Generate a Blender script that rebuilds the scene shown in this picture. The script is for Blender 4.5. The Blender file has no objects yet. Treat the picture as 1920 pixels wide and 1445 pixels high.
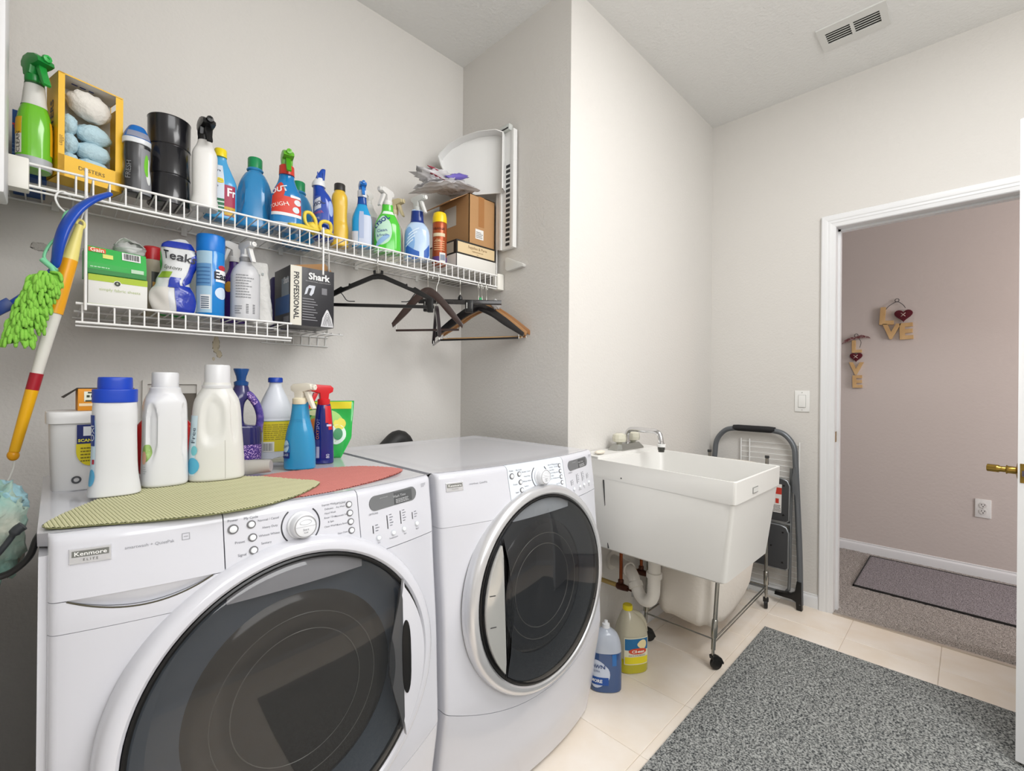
import bpy, bmesh, math, random
from mathutils import Vector, Matrix
random.seed(7)
PI = math.pi
C = bpy.context.scene.collection
SC = bpy.context.scene

# ------------------------------------------------------------------ camera, world, lights, exposure
CAMH = 1.185
def make_camera():
    yaw, pit, rol = math.radians(45), 0.0, math.radians(-0.48)
    fw = Vector((math.cos(yaw)*math.cos(pit), math.sin(yaw)*math.cos(pit), math.sin(pit)))
    rt0 = Vector((math.sin(yaw), -math.cos(yaw), 0)); dn0 = fw.cross(rt0)
    c, s = math.cos(rol), math.sin(rol)
    rt = c*rt0 + s*dn0; dn = -s*rt0 + c*dn0
    m = Matrix(((rt.x, -dn.x, -fw.x, 0), (rt.y, -dn.y, -fw.y, 0), (rt.z, -dn.z, -fw.z, CAMH), (0, 0, 0, 1)))
    cam = bpy.data.cameras.new('camera'); o = bpy.data.objects.new('camera', cam); C.objects.link(o)
    o.matrix_world = m
    cam.sensor_width = 36; cam.lens = 859/1920*36; cam.clip_start = .02; cam.clip_end = 50
    SC.camera = o
make_camera()
w = bpy.data.worlds.new('world'); SC.world = w; w.use_nodes = True
w.node_tree.nodes['Background'].inputs[0].default_value = (.8, .85, 1, 1)
w.node_tree.nodes['Background'].inputs[1].default_value = .3
def area(name, loc, target, sx, sy, power, col):
    l = bpy.data.lights.new(name, 'AREA'); l.shape = 'RECTANGLE'; l.size = sx; l.size_y = sy
    l.energy = power; l.color = col
    o = bpy.data.objects.new(name, l); C.objects.link(o); o.location = loc
    o.rotation_euler = (Vector(target)-Vector(loc)).to_track_quat('-Z', 'Y').to_euler()
    return o
def bulb(name, loc, power, col, rad):
    l = bpy.data.lights.new(name, 'POINT'); l.energy = power; l.color = col; l.shadow_soft_size = rad
    o = bpy.data.objects.new(name, l); C.objects.link(o); o.location = loc; return o
bulb('ceiling_lamp_light', (1.56, -.42, 2.46), 10, (1, .99, .985), .20)
area('downward_fill_light', (1.25, -.25, 2.76), (1.25, -.2, 0), 1.0, 1.0, 31, (1, .99, .985))  # added fill shining down, lifts the floor more than the walls
area('rear_fill_light', (.35, -1.40, 1.95), (.40, 1.0, 1.45), 1.9, 1.5, 51, (.975, .985, 1))  # soft fill added behind the camera; the front wall has no window
area('hall_lamp_light', (3.55, -1.3, 2.38), (3.7, -.9, 0), .3, .3, 5.0, (1, .72, .50))
area('hall_area_light', (3.1, -2.3, 1.5), (4.1, .6, .9), .7, 1.6, 42, (.98, .96, 1))  # area light from the unseen hall end, no window built there
SC.view_settings.view_transform = 'Standard'; SC.view_settings.look = 'None'
SC.view_settings.gamma = 1; SC.view_settings.use_curve_mapping = False
SC.view_settings.exposure = 0.04

# ------------------------------------------------------------------ materials
def lin(h):
    if not isinstance(h, str): return tuple(h)
    h = h.lstrip('#'); v = [int(h[i:i+2], 16)/255 for i in (0, 2, 4)]
    return tuple(x/12.92 if x <= .04045 else ((x+.055)/1.055)**2.4 for x in v)
MC = {}
def mat(name, col, rough=.5, metal=0, trans=0, coat=0, bump=None, ior=1.45, noise=None, alpha=None, emit=None, sss=0, spec=None):
    if name in MC: return MC[name]
    m = bpy.data.materials.new(name); m.use_nodes = True; MC[name] = m
    nt = m.node_tree; b = nt.nodes['Principled BSDF']; c = lin(col)+(1,)
    b.inputs['Base Color'].default_value = c; b.inputs['Roughness'].default_value = rough
    b.inputs['Metallic'].default_value = metal; b.inputs['Transmission Weight'].default_value = trans
    b.inputs['Coat Weight'].default_value = coat; b.inputs['IOR'].default_value = ior
    b.inputs['Coat Roughness'].default_value = .08
    if spec is not None: b.inputs['Specular IOR Level'].default_value = spec
    if alpha is not None: b.inputs['Alpha'].default_value = alpha
    if sss: b.inputs['Subsurface Weight'].default_value = sss; b.inputs['Subsurface Radius'].default_value = (.01, .01, .01)
    if emit: b.inputs['Emission Color'].default_value = lin(emit[0])+(1,); b.inputs['Emission Strength'].default_value = emit[1]
    tc = nt.nodes.new('ShaderNodeTexCoord')
    if noise:  # (scale, other colour, low, high, detail)
        n = nt.nodes.new('ShaderNodeTexNoise'); n.inputs['Scale'].default_value = noise[0]
        n.inputs['Detail'].default_value = noise[4] if len(noise) > 4 else 3
        r = nt.nodes.new('ShaderNodeValToRGB'); r.color_ramp.elements[0].position = noise[2]; r.color_ramp.elements[1].position = noise[3]
        r.color_ramp.elements[0].color = c; r.color_ramp.elements[1].color = lin(noise[1])+(1,)
        nt.links.new(tc.outputs['Object'], n.inputs['Vector']); nt.links.new(n.outputs['Fac'], r.inputs['Fac'])
        nt.links.new(r.outputs['Color'], b.inputs['Base Color'])
    if bump:  # (scale, distance, strength)
        n = nt.nodes.new('ShaderNodeTexNoise'); n.inputs['Scale'].default_value = bump[0]; n.inputs['Detail'].default_value = 3
        bp = nt.nodes.new('ShaderNodeBump'); bp.inputs['Distance'].default_value = bump[1]; bp.inputs['Strength'].default_value = bump[2]
        nt.links.new(tc.outputs['Object'], n.inputs['Vector']); nt.links.new(n.outputs['Fac'], bp.inputs['Height'])
        nt.links.new(bp.outputs['Normal'], b.inputs['Normal'])
    return m
def pl(h, rough=.35, **k):
    return mat('plastic_%s_%d' % (h.lstrip('#'), int(rough*100)), h, rough, **k)
def ink(h): return mat('print_'+h.lstrip('#'), h, .45)
WALL = mat('wall_paint', '#d6d3ce', .75, bump=(95, .003, .45))
WALLB = mat('hall_paint', '#cfc5bf', .8, bump=(60, .003, .3))
CEIL = mat('ceiling_paint', '#e6e6e4', .85, bump=(75, .004, .6))
TRIM = mat('trim_paint', '#e6e7e8', .35)
WHITE = mat('appliance_enamel', '#d0d1d8', .16, coat=.5)
WHITE2 = mat('appliance_side', '#cdced4', .22, coat=.3)
GASK = mat('dark_seam', '#2b2c2e', .6)
CHROME = mat('chrome', '#d8d8da', .12, metal=1)
SATIN = mat('satin_silver', '#dcdde0', .25, metal=.65)
STEEL = mat('brushed_steel', '#a9a9a8', .3, metal=1)
WIRE = mat('wire_coating', '#eeeeec', .35)
BLACK = mat('black_plastic', '#111112', .3)
CARD = mat('cardboard', '#b48a5e', .8, bump=(90, .001, .2))
GALV = mat('zinc', '#b6b6b4', .35, metal=1)
TUB = mat('tub_polypropylene', '#dcdbd7', .38)

# ------------------------------------------------------------------ object helpers
def tag(o, label=None, cat=None, group=None, kind=None):
    if label: o['label'] = label
    if cat: o['category'] = cat
    if group: o['group'] = group
    if kind: o['kind'] = kind
    return o
def thing(name, label, cat, loc=(0, 0, 0), rz=0, group=None, rot=None):
    o = bpy.data.objects.new(name, None); C.objects.link(o); o.empty_display_size = .05
    o.location = loc; o.rotation_euler = rot if rot else (0, 0, rz)
    return tag(o, label, cat, group)
def link(name, me, m, parent=None, smooth=True, loc=None, rot=None, label=None):
    if m is not None: me.materials.append(m)
    if smooth:
        for p in me.polygons: p.use_smooth = True
    o = bpy.data.objects.new(name, me); C.objects.link(o)
    if parent: o.parent = parent
    if loc: o.location = loc
    if rot: o.rotation_euler = rot
    if label: o['label'] = label
    return o
def mesh_from(vs, fs):
    me = bpy.data.meshes.new('m'); me.from_pydata([tuple(v) for v in vs], [], fs); me.update()
    bm = bmesh.new(); bm.from_mesh(me); bmesh.ops.recalc_face_normals(bm, faces=bm.faces); bm.to_mesh(me); bm.free()
    return me
def sharp(me, ang=35):
    bm = bmesh.new(); bm.from_mesh(me); a = math.radians(ang)
    for e in bm.edges:
        if len(e.link_faces) == 2 and e.calc_face_angle(0) > a: e.smooth = False
    bm.to_mesh(me); bm.free(); return me
def box_me(x0, x1, y0, y1, z0, z1, bev=0, seg=2):
    bm = bmesh.new(); bmesh.ops.create_cube(bm, size=1)
    for v in bm.verts: v.co = Vector(((x0+x1)/2+v.co.x*(x1-x0), (y0+y1)/2+v.co.y*(y1-y0), (z0+z1)/2+v.co.z*(z1-z0)))
    if bev: bmesh.ops.bevel(bm, geom=bm.edges[:], offset=bev, segments=seg, affect='EDGES', profile=.6)
    me = bpy.data.meshes.new('m'); bm.to_mesh(me); bm.free(); return me
def box(name, x0, x1, y0, y1, z0, z1, m, parent=None, bev=0, **k):
    me = box_me(x0, x1, y0, y1, z0, z1, bev)
    if bev: sharp(me, 50)
    return link(name, me, m, parent, smooth=bool(bev), **k)
def struct(o): o['kind'] = 'structure'; return o
def prism_me(pts, t, axis='y', bev=0):
    """pts 2D outline; extruded +-t/2 along axis. axis y: pts=(x,z); axis x: pts=(y,z); axis z: pts=(x,y)"""
    def f(p, s):
        if axis == 'y': return (p[0], s, p[1])
        if axis == 'x': return (s, p[0], p[1])
        return (p[0], p[1], s)
    n = len(pts); vs = [f(p, -t/2) for p in pts]+[f(p, t/2) for p in pts]
    fs = [list(range(n))[::-1], [n+i for i in range(n)]]+[[i, (i+1) % n, n+(i+1) % n, n+i] for i in range(n)]
    me = mesh_from(vs, fs)
    if bev:
        bm = bmesh.new(); bm.from_mesh(me)
        es = [e for e in bm.edges if any(len(f.verts) > 4 for f in e.link_faces)] if n > 4 else bm.edges[:]
        bmesh.ops.bevel(bm, geom=es, offset=bev, segments=2, affect='EDGES', profile=.6); bm.to_mesh(me); bm.free()
    return sharp(me, 40)
def prism(name, pts, t, m, parent=None, axis='y', bev=0, **k):
    return link(name, prism_me(pts, t, axis, bev), m, parent, **k)
def smooth_path(pts, n=6, closed=False):
    P = [Vector(p) for p in pts]; out = []; L = len(P)
    for i in range(L if closed else L-1):
        p1, p2 = P[i], P[(i+1) % L]
        p0 = P[(i-1) % L] if closed or i > 0 else p1*2-p2
        p3 = P[(i+2) % L] if closed or i+2 < L else p2*2-p1
        for k in range(n):
            t = k/n
            out.append(.5*((2*p1)+(-p0+p2)*t+(2*p0-5*p1+4*p2-p3)*t*t+(-p0+3*p1-3*p2+p3)*t**3))
    if not closed: out.append(P[-1])
    return out
def tube_data(pts, r, seg=8, closed=False, caps=True, flat=None):
    P = [Vector(p) for p in pts]; n = len(P); vs = []; fs = []
    R = r if isinstance(r, (list, tuple)) else [r]*n
    prev = None
    for i in range(n):
        if closed: t = (P[(i+1) % n]-P[i-1])
        else: t = P[min(i+1, n-1)]-P[max(i-1, 0)]
        t = t.normalized() if t.length > 1e-9 else Vector((0, 0, 1))
        if prev is None:
            a = Vector((0, 0, 1)) if abs(t.z) < .9 else Vector((1, 0, 0))
            u = t.cross(a).normalized()
        else:
            u = (prev-t*prev.dot(t)); u = u.normalized() if u.length > 1e-6 else t.orthogonal().normalized()
        prev = u; v = t.cross(u)
        for k in range(seg):
            a = 2*PI*k/seg; fl = flat if flat else 1
            vs.append(P[i]+(u*math.cos(a)*R[i]+v*math.sin(a)*R[i]*fl))
    for i in range(n if closed else n-1):
        j = (i+1) % n
        for k in range(seg): fs.append([i*seg+k, i*seg+(k+1) % seg, j*seg+(k+1) % seg, j*seg+k])
    if caps and not closed:
        fs.append(list(range(seg))[::-1]); fs.append([(n-1)*seg+k for k in range(seg)])
    return vs, fs
def tube(name, pts, r, m, parent=None, seg=8, closed=False, flat=None, **k):
    vs, fs = tube_data(pts, r, seg, closed, flat=flat); return link(name, sharp(mesh_from(vs, fs), 60), m, parent, **k)
def tubes(name, lst, r, m, parent=None, seg=6, **k):
    V = []; Fs = []
    for pts in lst:
        v, f = tube_data(pts, r, seg); o = len(V); V += v; Fs += [[i+o for i in q] for q in f]
    return link(name, sharp(mesh_from(V, Fs), 60), m, parent, **k)
def lathe_me(prof, seg=32, cap=True):
    vs = []; fs = []; n = len(prof)
    for r, z in prof:
        for k in range(seg): a = 2*PI*k/seg; vs.append((r*math.cos(a), r*math.sin(a), z))
    for i in range(n-1):
        for k in range(seg): fs.append([i*seg+k, i*seg+(k+1) % seg, (i+1)*seg+(k+1) % seg, (i+1)*seg+k])
    if cap:
        if prof[0][0] > 1e-5: fs.append(list(range(seg))[::-1])
        if prof[-1][0] > 1e-5: fs.append([(n-1)*seg+k for k in range(seg)])
    return sharp(mesh_from(vs, fs), 38)
def lathe(name, prof, m, parent=None, seg=32, cap=True, **k):
    return link(name, lathe_me(prof, seg, cap), m, parent, **k)
# lofted body with super-elliptic sections (z, rx, ry, cx, cy, n); theta 0 looks towards -y
class Body:
    def __init__(s, secs, sub=5, dent=None):
        S = [tuple(q)+(0, 0, 2)[len(q)-3:] if len(q) < 6 else tuple(q) for q in secs]
        pts = []
        for i in range(len(S)-1):
            p1, p2 = S[i], S[i+1]; p0 = S[i-1] if i else p1; p3 = S[i+2] if i+2 < len(S) else p2
            for k in range(sub):
                t = k/sub; row = []
                for a in range(6):
                    d = p2[a]-p1[a]
                    m1 = (p2[a]-p0[a])/2 if i else d; m2 = (p3[a]-p1[a])/2 if i+2 < len(S) else d
                    if (p1[a]-p0[a])*d <= 0: m1 = 0
                    if (p3[a]-p2[a])*d <= 0: m2 = 0
                    lim = 3*abs(d); m1 = max(-lim, min(lim, m1)); m2 = max(-lim, min(lim, m2))
                    row.append((2*t**3-3*t*t+1)*p1[a]+(t**3-2*t*t+t)*m1+(-2*t**3+3*t*t)*p2[a]+(t**3-t*t)*m2)
                pts.append(tuple(row))
        pts.append(S[-1]); s.p = pts; s.dent = dent
    def at(s, z):
        P = s.p
        if z <= P[0][0]: return P[0]
        for i in range(len(P)-1):
            if P[i][0] <= z <= P[i+1][0] and P[i+1][0] > P[i][0]:
                t = (z-P[i][0])/(P[i+1][0]-P[i][0]); return tuple(P[i][a]+(P[i+1][a]-P[i][a])*t for a in range(6))
        return P[-1]
    def pt(s, th, z, off=0, row=None):
        q = row or s.at(z); sn, cs = math.sin(th), -math.cos(th); e = 2/q[5]
        x = math.copysign(abs(sn)**e, sn); y = math.copysign(abs(cs)**e, cs)
        d = s.dent(th, q[0]) if s.dent else 1
        rx, ry = q[1]*d+off, q[2]*d+off
        return (q[3]+rx*x, q[4]+ry*y, q[0])
    def mesh(s, seg=40):
        vs = []; fs = []; n = len(s.p)
        for r in s.p:
            for k in range(seg): vs.append(s.pt(2*PI*k/seg, r[0], 0, r))
        for i in range(n-1):
            for k in range(seg): fs.append([i*seg+k, i*seg+(k+1) % seg, (i+1)*seg+(k+1) % seg, (i+1)*seg+k])
        fs.append(list(range(seg))[::-1]); fs.append([(n-1)*seg+k for k in range(seg)])
        return sharp(mesh_from(vs, fs), 42)
    def build(s, name, m, parent, seg=40, **k): return link(name, s.mesh(seg), m, parent, **k)
    def label(s, name, th0, th1, z0, z1, m, parent, off=.0007, ell=False, nu=14, nv=10, slant=0, **k):
        vs = []; fs = []
        if ell:
            tc, zc = (th0+th1)/2, (z0+z1)/2; rt, rz = (th1-th0)/2, (z1-z0)/2; vs.append(s.pt(tc, zc, off)); N = 28; R = 4
            for j in range(1, R+1):
                for i in range(N):
                    a = 2*PI*i/N; vs.append(s.pt(tc+rt*j/R*math.cos(a), zc+rz*j/R*math.sin(a)+slant*math.cos(a)*j/R, off))
            for i in range(N): fs.append([0, 1+i, 1+(i+1) % N])
            for j in range(R-1):
                for i in range(N): fs.append([1+j*N+i, 1+(j+1)*N+i, 1+(j+1)*N+(i+1) % N, 1+j*N+(i+1) % N])
        else:
            for j in range(nv+1):
                for i in range(nu+1):
                    u = i/nu; vs.append(s.pt(th0+(th1-th0)*u, z0+(z1-z0)*j/nv+slant*(u-.5), off))
            for j in range(nv):
                for i in range(nu): a = j*(nu+1)+i; fs.append([a, a+1, a+nu+2, a+nu+1])
        return link(name, mesh_from(vs, fs), m, parent, **k)
    def text(s, txt, th, z, size, m, parent, off=.0014, rot=0, bold=0, r=None, name='lettering'):
        vs, fs = text_data(txt, size, bold); q = s.at(z); r = r or q[1]; c, sn = math.cos(rot), math.sin(rot)
        out = []
        for x, y in vs:
            x, y = x*c-y*sn, x*sn+y*c; out.append(s.pt(th+x/r, z+y, off))
        return link(name, plain(out, fs), m, parent)
def plain(vs, fs):
    me = bpy.data.meshes.new('m'); me.from_pydata([tuple(v) for v in vs], [], fs); me.update(); return me
TX = {}
def text_data(txt, size, bold=0):
    key = (txt, bold)
    if key not in TX:
        cu = bpy.data.curves.new('t', 'FONT'); cu.body = txt; cu.size = 1; cu.align_x = 'CENTER'; cu.align_y = 'CENTER'
        cu.resolution_u = 2; cu.offset = bold
        o = bpy.data.objects.new('t', cu); C.objects.link(o)
        dg = bpy.context.evaluated_depsgraph_get(); ev = o.evaluated_get(dg); me = ev.to_mesh()
        TX[key] = ([(v.co.x, v.co.y) for v in me.vertices], [list(p.vertices) for p in me.polygons])
        ev.to_mesh_clear(); bpy.data.objects.remove(o); bpy.data.curves.remove(cu)
    v, f = TX[key]; return [(x*size, y*size) for x, y in v], f
def flat_text(txt, size, fn, m, parent, bold=0, rot=0, name='lettering', sx=1):
    """fn maps (u, v) -> point"""
    vs, fs = text_data(txt, size, bold); c, s = math.cos(rot), math.sin(rot)
    return link(name, plain([fn(x*sx*c-y*s, x*sx*s+y*c) for x, y in vs], fs), m, parent, smooth=False)
def quad(name, fn, u0, u1, v0, v1, m, parent, nu=1, nv=1, **k):
    vs = [fn(u0+(u1-u0)*i/nu, v0+(v1-v0)*j/nv) for j in range(nv+1) for i in range(nu+1)]
    fs = [[j*(nu+1)+i, j*(nu+1)+i+1, (j+1)*(nu+1)+i+1, (j+1)*(nu+1)+i] for j in range(nv) for i in range(nu)]
    return link(name, plain(vs, fs), m, parent, smooth=nu > 1, **k)
def quads(name, fn, rects, m, parent):
    vs = []; fs = []
    for u0, u1, v0, v1 in rects:
        o = len(vs); vs += [fn(u0, v0), fn(u1, v0), fn(u1, v1), fn(u0, v1)]; fs.append([o, o+1, o+2, o+3])
    return link(name, plain(vs, fs), m, parent, smooth=False)
def barcode(fn, u0, u1, v0, v1, parent, m=None):
    quad('label', fn, u0, u1, v0, v1, ink('#e9e9e9'), parent)
    rs = []; u = u0+(u1-u0)*.1; R = random.Random(3)
    while u < u1-(u1-u0)*.12:
        wd = (u1-u0)*R.choice((.02, .03, .05)); rs.append((u, u+wd, v0+(v1-v0)*.15, v1-(v1-v0)*.1)); u += wd+(u1-u0)*R.choice((.02, .035))
    def f2(a, b):
        p = fn(a, b); q = fn(a+1e-4, b); r_ = fn(a, b+1e-4)
        n = (Vector(q)-Vector(p)).cross(Vector(r_)-Vector(p)).normalized(); return tuple(Vector(p)+n*.0006)
    quads('barcode', f2, rs, ink('#222222'), parent)
def lines_of_print(fn, u0, u1, v0, v1, n, m, parent, seed=1, h=.45):
    R = random.Random(seed); rs = []; dv = (v1-v0)/n
    for i in range(n):
        v = v0+dv*i; u = u0; end = u0+(u1-u0)*R.uniform(.6, 1)
        while u < end:
            wd = (u1-u0)*R.uniform(.06, .16); rs.append((u, min(u+wd, u1), v, v+dv*h)); u += wd+(u1-u0)*.025
    quads('print', fn, rs, m, parent)
def copy_tree(o, parent=None):
    c = o.copy(); C.objects.link(c); c.parent = parent
    for ch in list(o.children): copy_tree(ch, c)
    return c
def face(x, y, extra=0): return -math.atan2(x, y)+extra
def perp(wx, x, y): return wx*math.cos(math.atan2(x, y))

# ------------------------------------------------------------------ setting
XE, YA, XC, YD, ZC = 2.911, 1.841, 1.470, 1.148, 2.805
XL, YF, XH = -.108, -1.45, 4.14
def boxes_me(lst):
    bm = bmesh.new()
    for x0, x1, y0, y1, z0, z1 in lst:
        r = bmesh.ops.create_cube(bm, size=1)
        for v in r['verts']: v.co = Vector(((x0+x1)/2+v.co.x*(x1-x0), (y0+y1)/2+v.co.y*(y1-y0), (z0+z1)/2+v.co.z*(z1-z0)))
    me = bpy.data.meshes.new('m'); bm.to_mesh(me); bm.free(); return me
def boxes(name, lst, m, parent=None, **k): return link(name, boxes_me(lst), m, parent, smooth=False, **k)
# floor slab with tiles
floor = struct(box('floor', -1.25, XE, YF, YA, -.06, -.003, mat('grout', '#cfc2b2', .8)))
TILE = mat('cream_tile', '#efe2d1', .36, noise=(5, '#f7efe5', .35, .7, 5), bump=(30, .001, .12))
tm = box_me(-.1642, .1642, -.1642, .1642, -.004, 0, .0012, 1); tm.materials.append(TILE)
for i in range(-5, 8):
    for j in range(-7, 5):
        x = .35+.33*i+.165+.66*0; y = .085+.33*j+.165
        if x-.165 > XE-.02 or y-.165 > YA: continue
        if x > XC+.2 and y-.165 > YD+.02: continue
        o = bpy.data.objects.new('tile', tm); C.objects.link(o); o.parent = floor
        sx = min(1, (XE-(x-.165))/.33); sy = min(1, ((YD if x > XC else YA)-(y-.165))/.33)
        o.location = (x-.165*(1-sx), y-.165*(1-sy), random.uniform(-.0003, .0003)); o.scale = (sx, sy, 1)
struct(box('floor', XE, XH+.1, -2.6, 1.9, -.06, -.001, mat('hall_underlay', '#6d6863', .9)))
struct(box('ceiling', -1.25, XE+.12, YF, YA+.1, ZC, ZC+.1, CEIL))
struct(box('ceiling', XE+.12, XH+.1, -2.6, 1.9, 2.62, 2.72, CEIL))
struct(box('wall_back', XL-.1, XC+.1, YA, YA+.1, 0, ZC, WALL))
struct(box('wall_return', XC, XC+.1, YD, YA, 0, ZC, WALL))
struct(box('wall_far', XC+.1, XE, YD, YD+.1, 0, ZC, WALL))
DY0, DY1, DZ = -.262, .503, 2.032
struct(boxes('wall_right', [(XE, XE+.12, DY1+.012, YD+.1, 0, ZC), (XE, XE+.12, YF, DY0-.012, 0, ZC), (XE, XE+.12, DY0-.012, DY1+.012, DZ+.012, ZC)], WALL))
struct(box('wall_left', XL-.1, XL, .35, YA, 0, ZC, WALL))
struct(boxes('wall_entry', [(-1.25, XL-.1, .35, .45, 0, ZC), (-1.35, -1.25, YF, .45, 0, ZC)], WALL))
struct(box('wall_front', -1.25, XE, YF-.1, YF, 0, ZC, WALL))
struct(box('wall_hall', XH, XH+.1, -2.6, 1.9, 0, 2.62, WALLB))
struct(boxes('wall_hall_end', [(XE+.12, XH, 1.8, 1.9, 0, 2.62), (XE+.12, XH, -2.7, -2.6, 0, 2.62)], WALLB))
# hall carpet: tufted pile as real relief
def pile(name, x0, x1, y0, y1, z0, z1, step, amp, m, parent=None, seed=1, **k):
    R = random.Random(seed); nx = int((x1-x0)/step); ny = int((y1-y0)/step); vs = []; fs = []
    for j in range(ny+1):
        for i in range(nx+1):
            e = i in (0, nx) or j in (0, ny)
            vs.append((x0+(x1-x0)*i/nx+(0 if e else R.uniform(-.3, .3)*step), y0+(y1-y0)*j/ny+(0 if e else R.uniform(-.3, .3)*step), z1+(-.003 if e else R.uniform(-amp, 0))))
    for j in range(ny):
        for i in range(nx): a = j*(nx+1)+i; fs.append((a, a+1, a+nx+2, a+nx+1))
    o = len(vs); ring = [i for i in range(nx+1)]+[j*(nx+1)+nx for j in range(1, ny+1)]+[ny*(nx+1)+i for i in range(nx-1, -1, -1)]+[j*(nx+1) for j in range(ny-1, 0, -1)]
    for a in ring: vs.append((vs[a][0], vs[a][1], z0))
    n = len(ring)
    for i in range(n): fs.append((ring[i], o+i, o+(i+1) % n, ring[(i+1) % n]))
    me = bpy.data.meshes.new('m'); me.from_pydata(vs, [], fs); me.update()
    return link(name, me, m, parent, smooth=False, **k)
CARPET = mat('hall_carpet', '#706b67', .95, noise=(230, '#bfb8b2', .38, .64, 2), spec=.1)
struct(pile('floor', XE, XH, -1.2, 1.4, 0, .006, .011, .004, CARPET, seed=2))
RUGM = mat('rug_pile', '#3c3f41', .95, noise=(170, '#b2b4b1', .36, .66, 3), spec=.1)
RUGM2 = mat('mat_pile', '#5f5a5d', .95, noise=(210, '#aaa4a7', .36, .66, 2), spec=.1)
tag(pile('area_rug', .5, 2.487, -.7, .709, 0, .012, .0095, .004, RUGM, seed=3), 'large flat grey speckled rug on the cream tile in front of the sink', 'rug')
m_ = thing('hall_mat', 'thin grey runner mat with dark bound edge lying on the hall carpet', 'mat', (3.72, -.2, .004))
pile('mat_pile', -.33, .33, -.9, .684, .001, .011, .0105, .003, RUGM2, m_, seed=4)
boxes('edge_binding', [(-.336, -.33, -.9, .69, 0, .011), (.33, .336, -.9, .69, 0, .011), (-.336, .336, .684, .69, 0, .011)], mat('mat_binding', '#2c2b2b', .8), m_)
# threshold strip, baseboards, casing
struct(box('trim_1', XE-.016, XE+.006, DY0, DY1, -.001, .006, mat('threshold_metal', '#cfc6ba', .35, metal=.7), None, .002))
BBP = [(0, 0), (.012, 0), (.012, .050), (.009, .058), (.005, .062), (.005, .07), (0, .072)]
def baseboard(name, a, b, inward, s=1.0):
    a = Vector((a[0], a[1], 0)); b = Vector((b[0], b[1], 0)); n = Vector((inward[0], inward[1], 0)); vs = []
    for q in (a, b):
        for d, z in BBP: vs.append(q+n*d+Vector((0, 0, z*s)))
    k = len(BBP); fs = [list(range(k)), [k+i for i in range(k)][::-1]]+[[i, (i+1) % k, k+(i+1) % k, k+i] for i in range(k)]
    return struct(link(name, sharp(mesh_from(vs, fs), 30), TRIM, None))
baseboard('baseboard_right', (XE, DY1+.066), (XE, YD), (-1, 0))
baseboard('baseboard_far', (XC+.1, YD), (XE, YD), (0, -1))
baseboard('baseboard_front', (-1.25, YF), (XE, YF), (0, 1))
baseboard('baseboard_entry', (XE, YF), (XE, DY0-.07), (-1, 0))
baseboard('baseboard_hall', (XH, -2.6), (XH, 1.8), (-1, 0), 1.05)
CP = [(0, 0), (.006, 0), (.010, .004), (.012, .02), (.0145, .024), (.0145, .034), (.017, .038), (.019, .05), (.019, .06), (.015, .065), (0, .065)]  # (out, across) from opening outward
def casing(name, pa, pb, outdir, mit0, mit1):
    """board lying on wall x=XE protruding to -x; runs from pa to pb (y,z); across direction outdir"""
    a, b, od = Vector(pa), Vector(pb), Vector(outdir); d = (b-a).normalized(); vs = []
    for q, mt in ((a, mit0), (b, mit1)):
        for o_, ac in CP: p = q+od*ac+d*ac*mt; vs.append((XE-o_, p.x, p.y))
    k = len(CP); fs = [list(range(k)), [k+i for i in range(k)][::-1]]+[[i, (i+1) % k, k+(i+1) % k, k+i] for i in range(k)]
    return struct(link(name, sharp(mesh_from(vs, fs), 20), TRIM, None))
casing('trim_2', (DY1, 0), (DY1, DZ), (1, 0), 0, 1)
casing('trim_3', (DY1, DZ), (DY0, DZ), (0, 1), -1, 1)
casing('trim_4', (DY0, 0), (DY0, DZ), (-1, 0), 0, 1)
struct(boxes('trim_5', [(XE, XE+.12, DY1, DY1+.012, 0, DZ+.012), (XE, XE+.12, DY0-.012, DY0, 0, DZ+.012), (XE, XE+.12, DY0, DY1, DZ, DZ+.012),
    (XE+.05, XE+.085, DY1-.011, DY1, 0, DZ), (XE+.05, XE+.085, DY0, DY0+.011, 0, DZ), (XE+.05, XE+.085, DY0, DY1, DZ-.011, DZ)], TRIM))
box('strike_plate', XE+.012, XE+.044, DY1-.0015, DY1, .90, .955, mat('aged_brass', '#9c7a3c', .3, metal=1), bpy.data.objects['trim_5'])
# open door leaf, hinged at the right jamb, swung into the laundry
BRASS = mat('brass', '#a88a44', .22, metal=1)
dv = Vector((2.14-2.900, -.107-(-.262), 0)).normalized()   # from hinge to latch
dr = bpy.data.objects.new('door_1', None); C.objects.link(dr); dr.location = (2.900, -.262, .022)
dr.rotation_euler = (0, 0, math.atan2(dv.y, dv.x)); struct(dr)
DL = .775
def door_leaf():
    bm = bmesh.new()
    def bb(x0, x1, y0, y1, z0, z1):
        r = bmesh.ops.create_cube(bm, size=1)
        for v in r['verts']: v.co = Vector(((x0+x1)/2+v.co.x*(x1-x0), (y0+y1)/2+v.co.y*(y1-y0), (z0+z1)/2+v.co.z*(z1-z0)))
    H_ = 2.012; t = .035
    zs = [0, .22, .98, 1.10, 1.83, H_]
    for x0, x1 in ((0, .115), (.33, .445), (DL-.115, DL)): bb(x0, x1, 0, t, 0, H_)
    for z0, z1 in ((0, .22), (.98, 1.10), (1.83, H_)):
        bb(.115, .33, 0, t, z0, z1); bb(.445, DL-.115, 0, t, z0, z1)
    for x0, x1 in ((.115, .33), (.445, DL-.115)):
        for z0, z1 in ((.22, .98), (1.10, 1.83)):
            bb(x0, x1, .009, t-.009, z0, z1); bb(x0+.035, x1-.035, .004, t-.004, z0+.035, z1-.035)
    me = bpy.data.meshes.new('m'); bm.to_mesh(me); bm.free(); return me
link('door_leaf', door_leaf(), TRIM, dr, smooth=False)
lev = bpy.data.objects.new('door_handle', None); C.objects.link(lev); lev.parent = dr; lev.location = (DL-.06, 0, .902)
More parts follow.
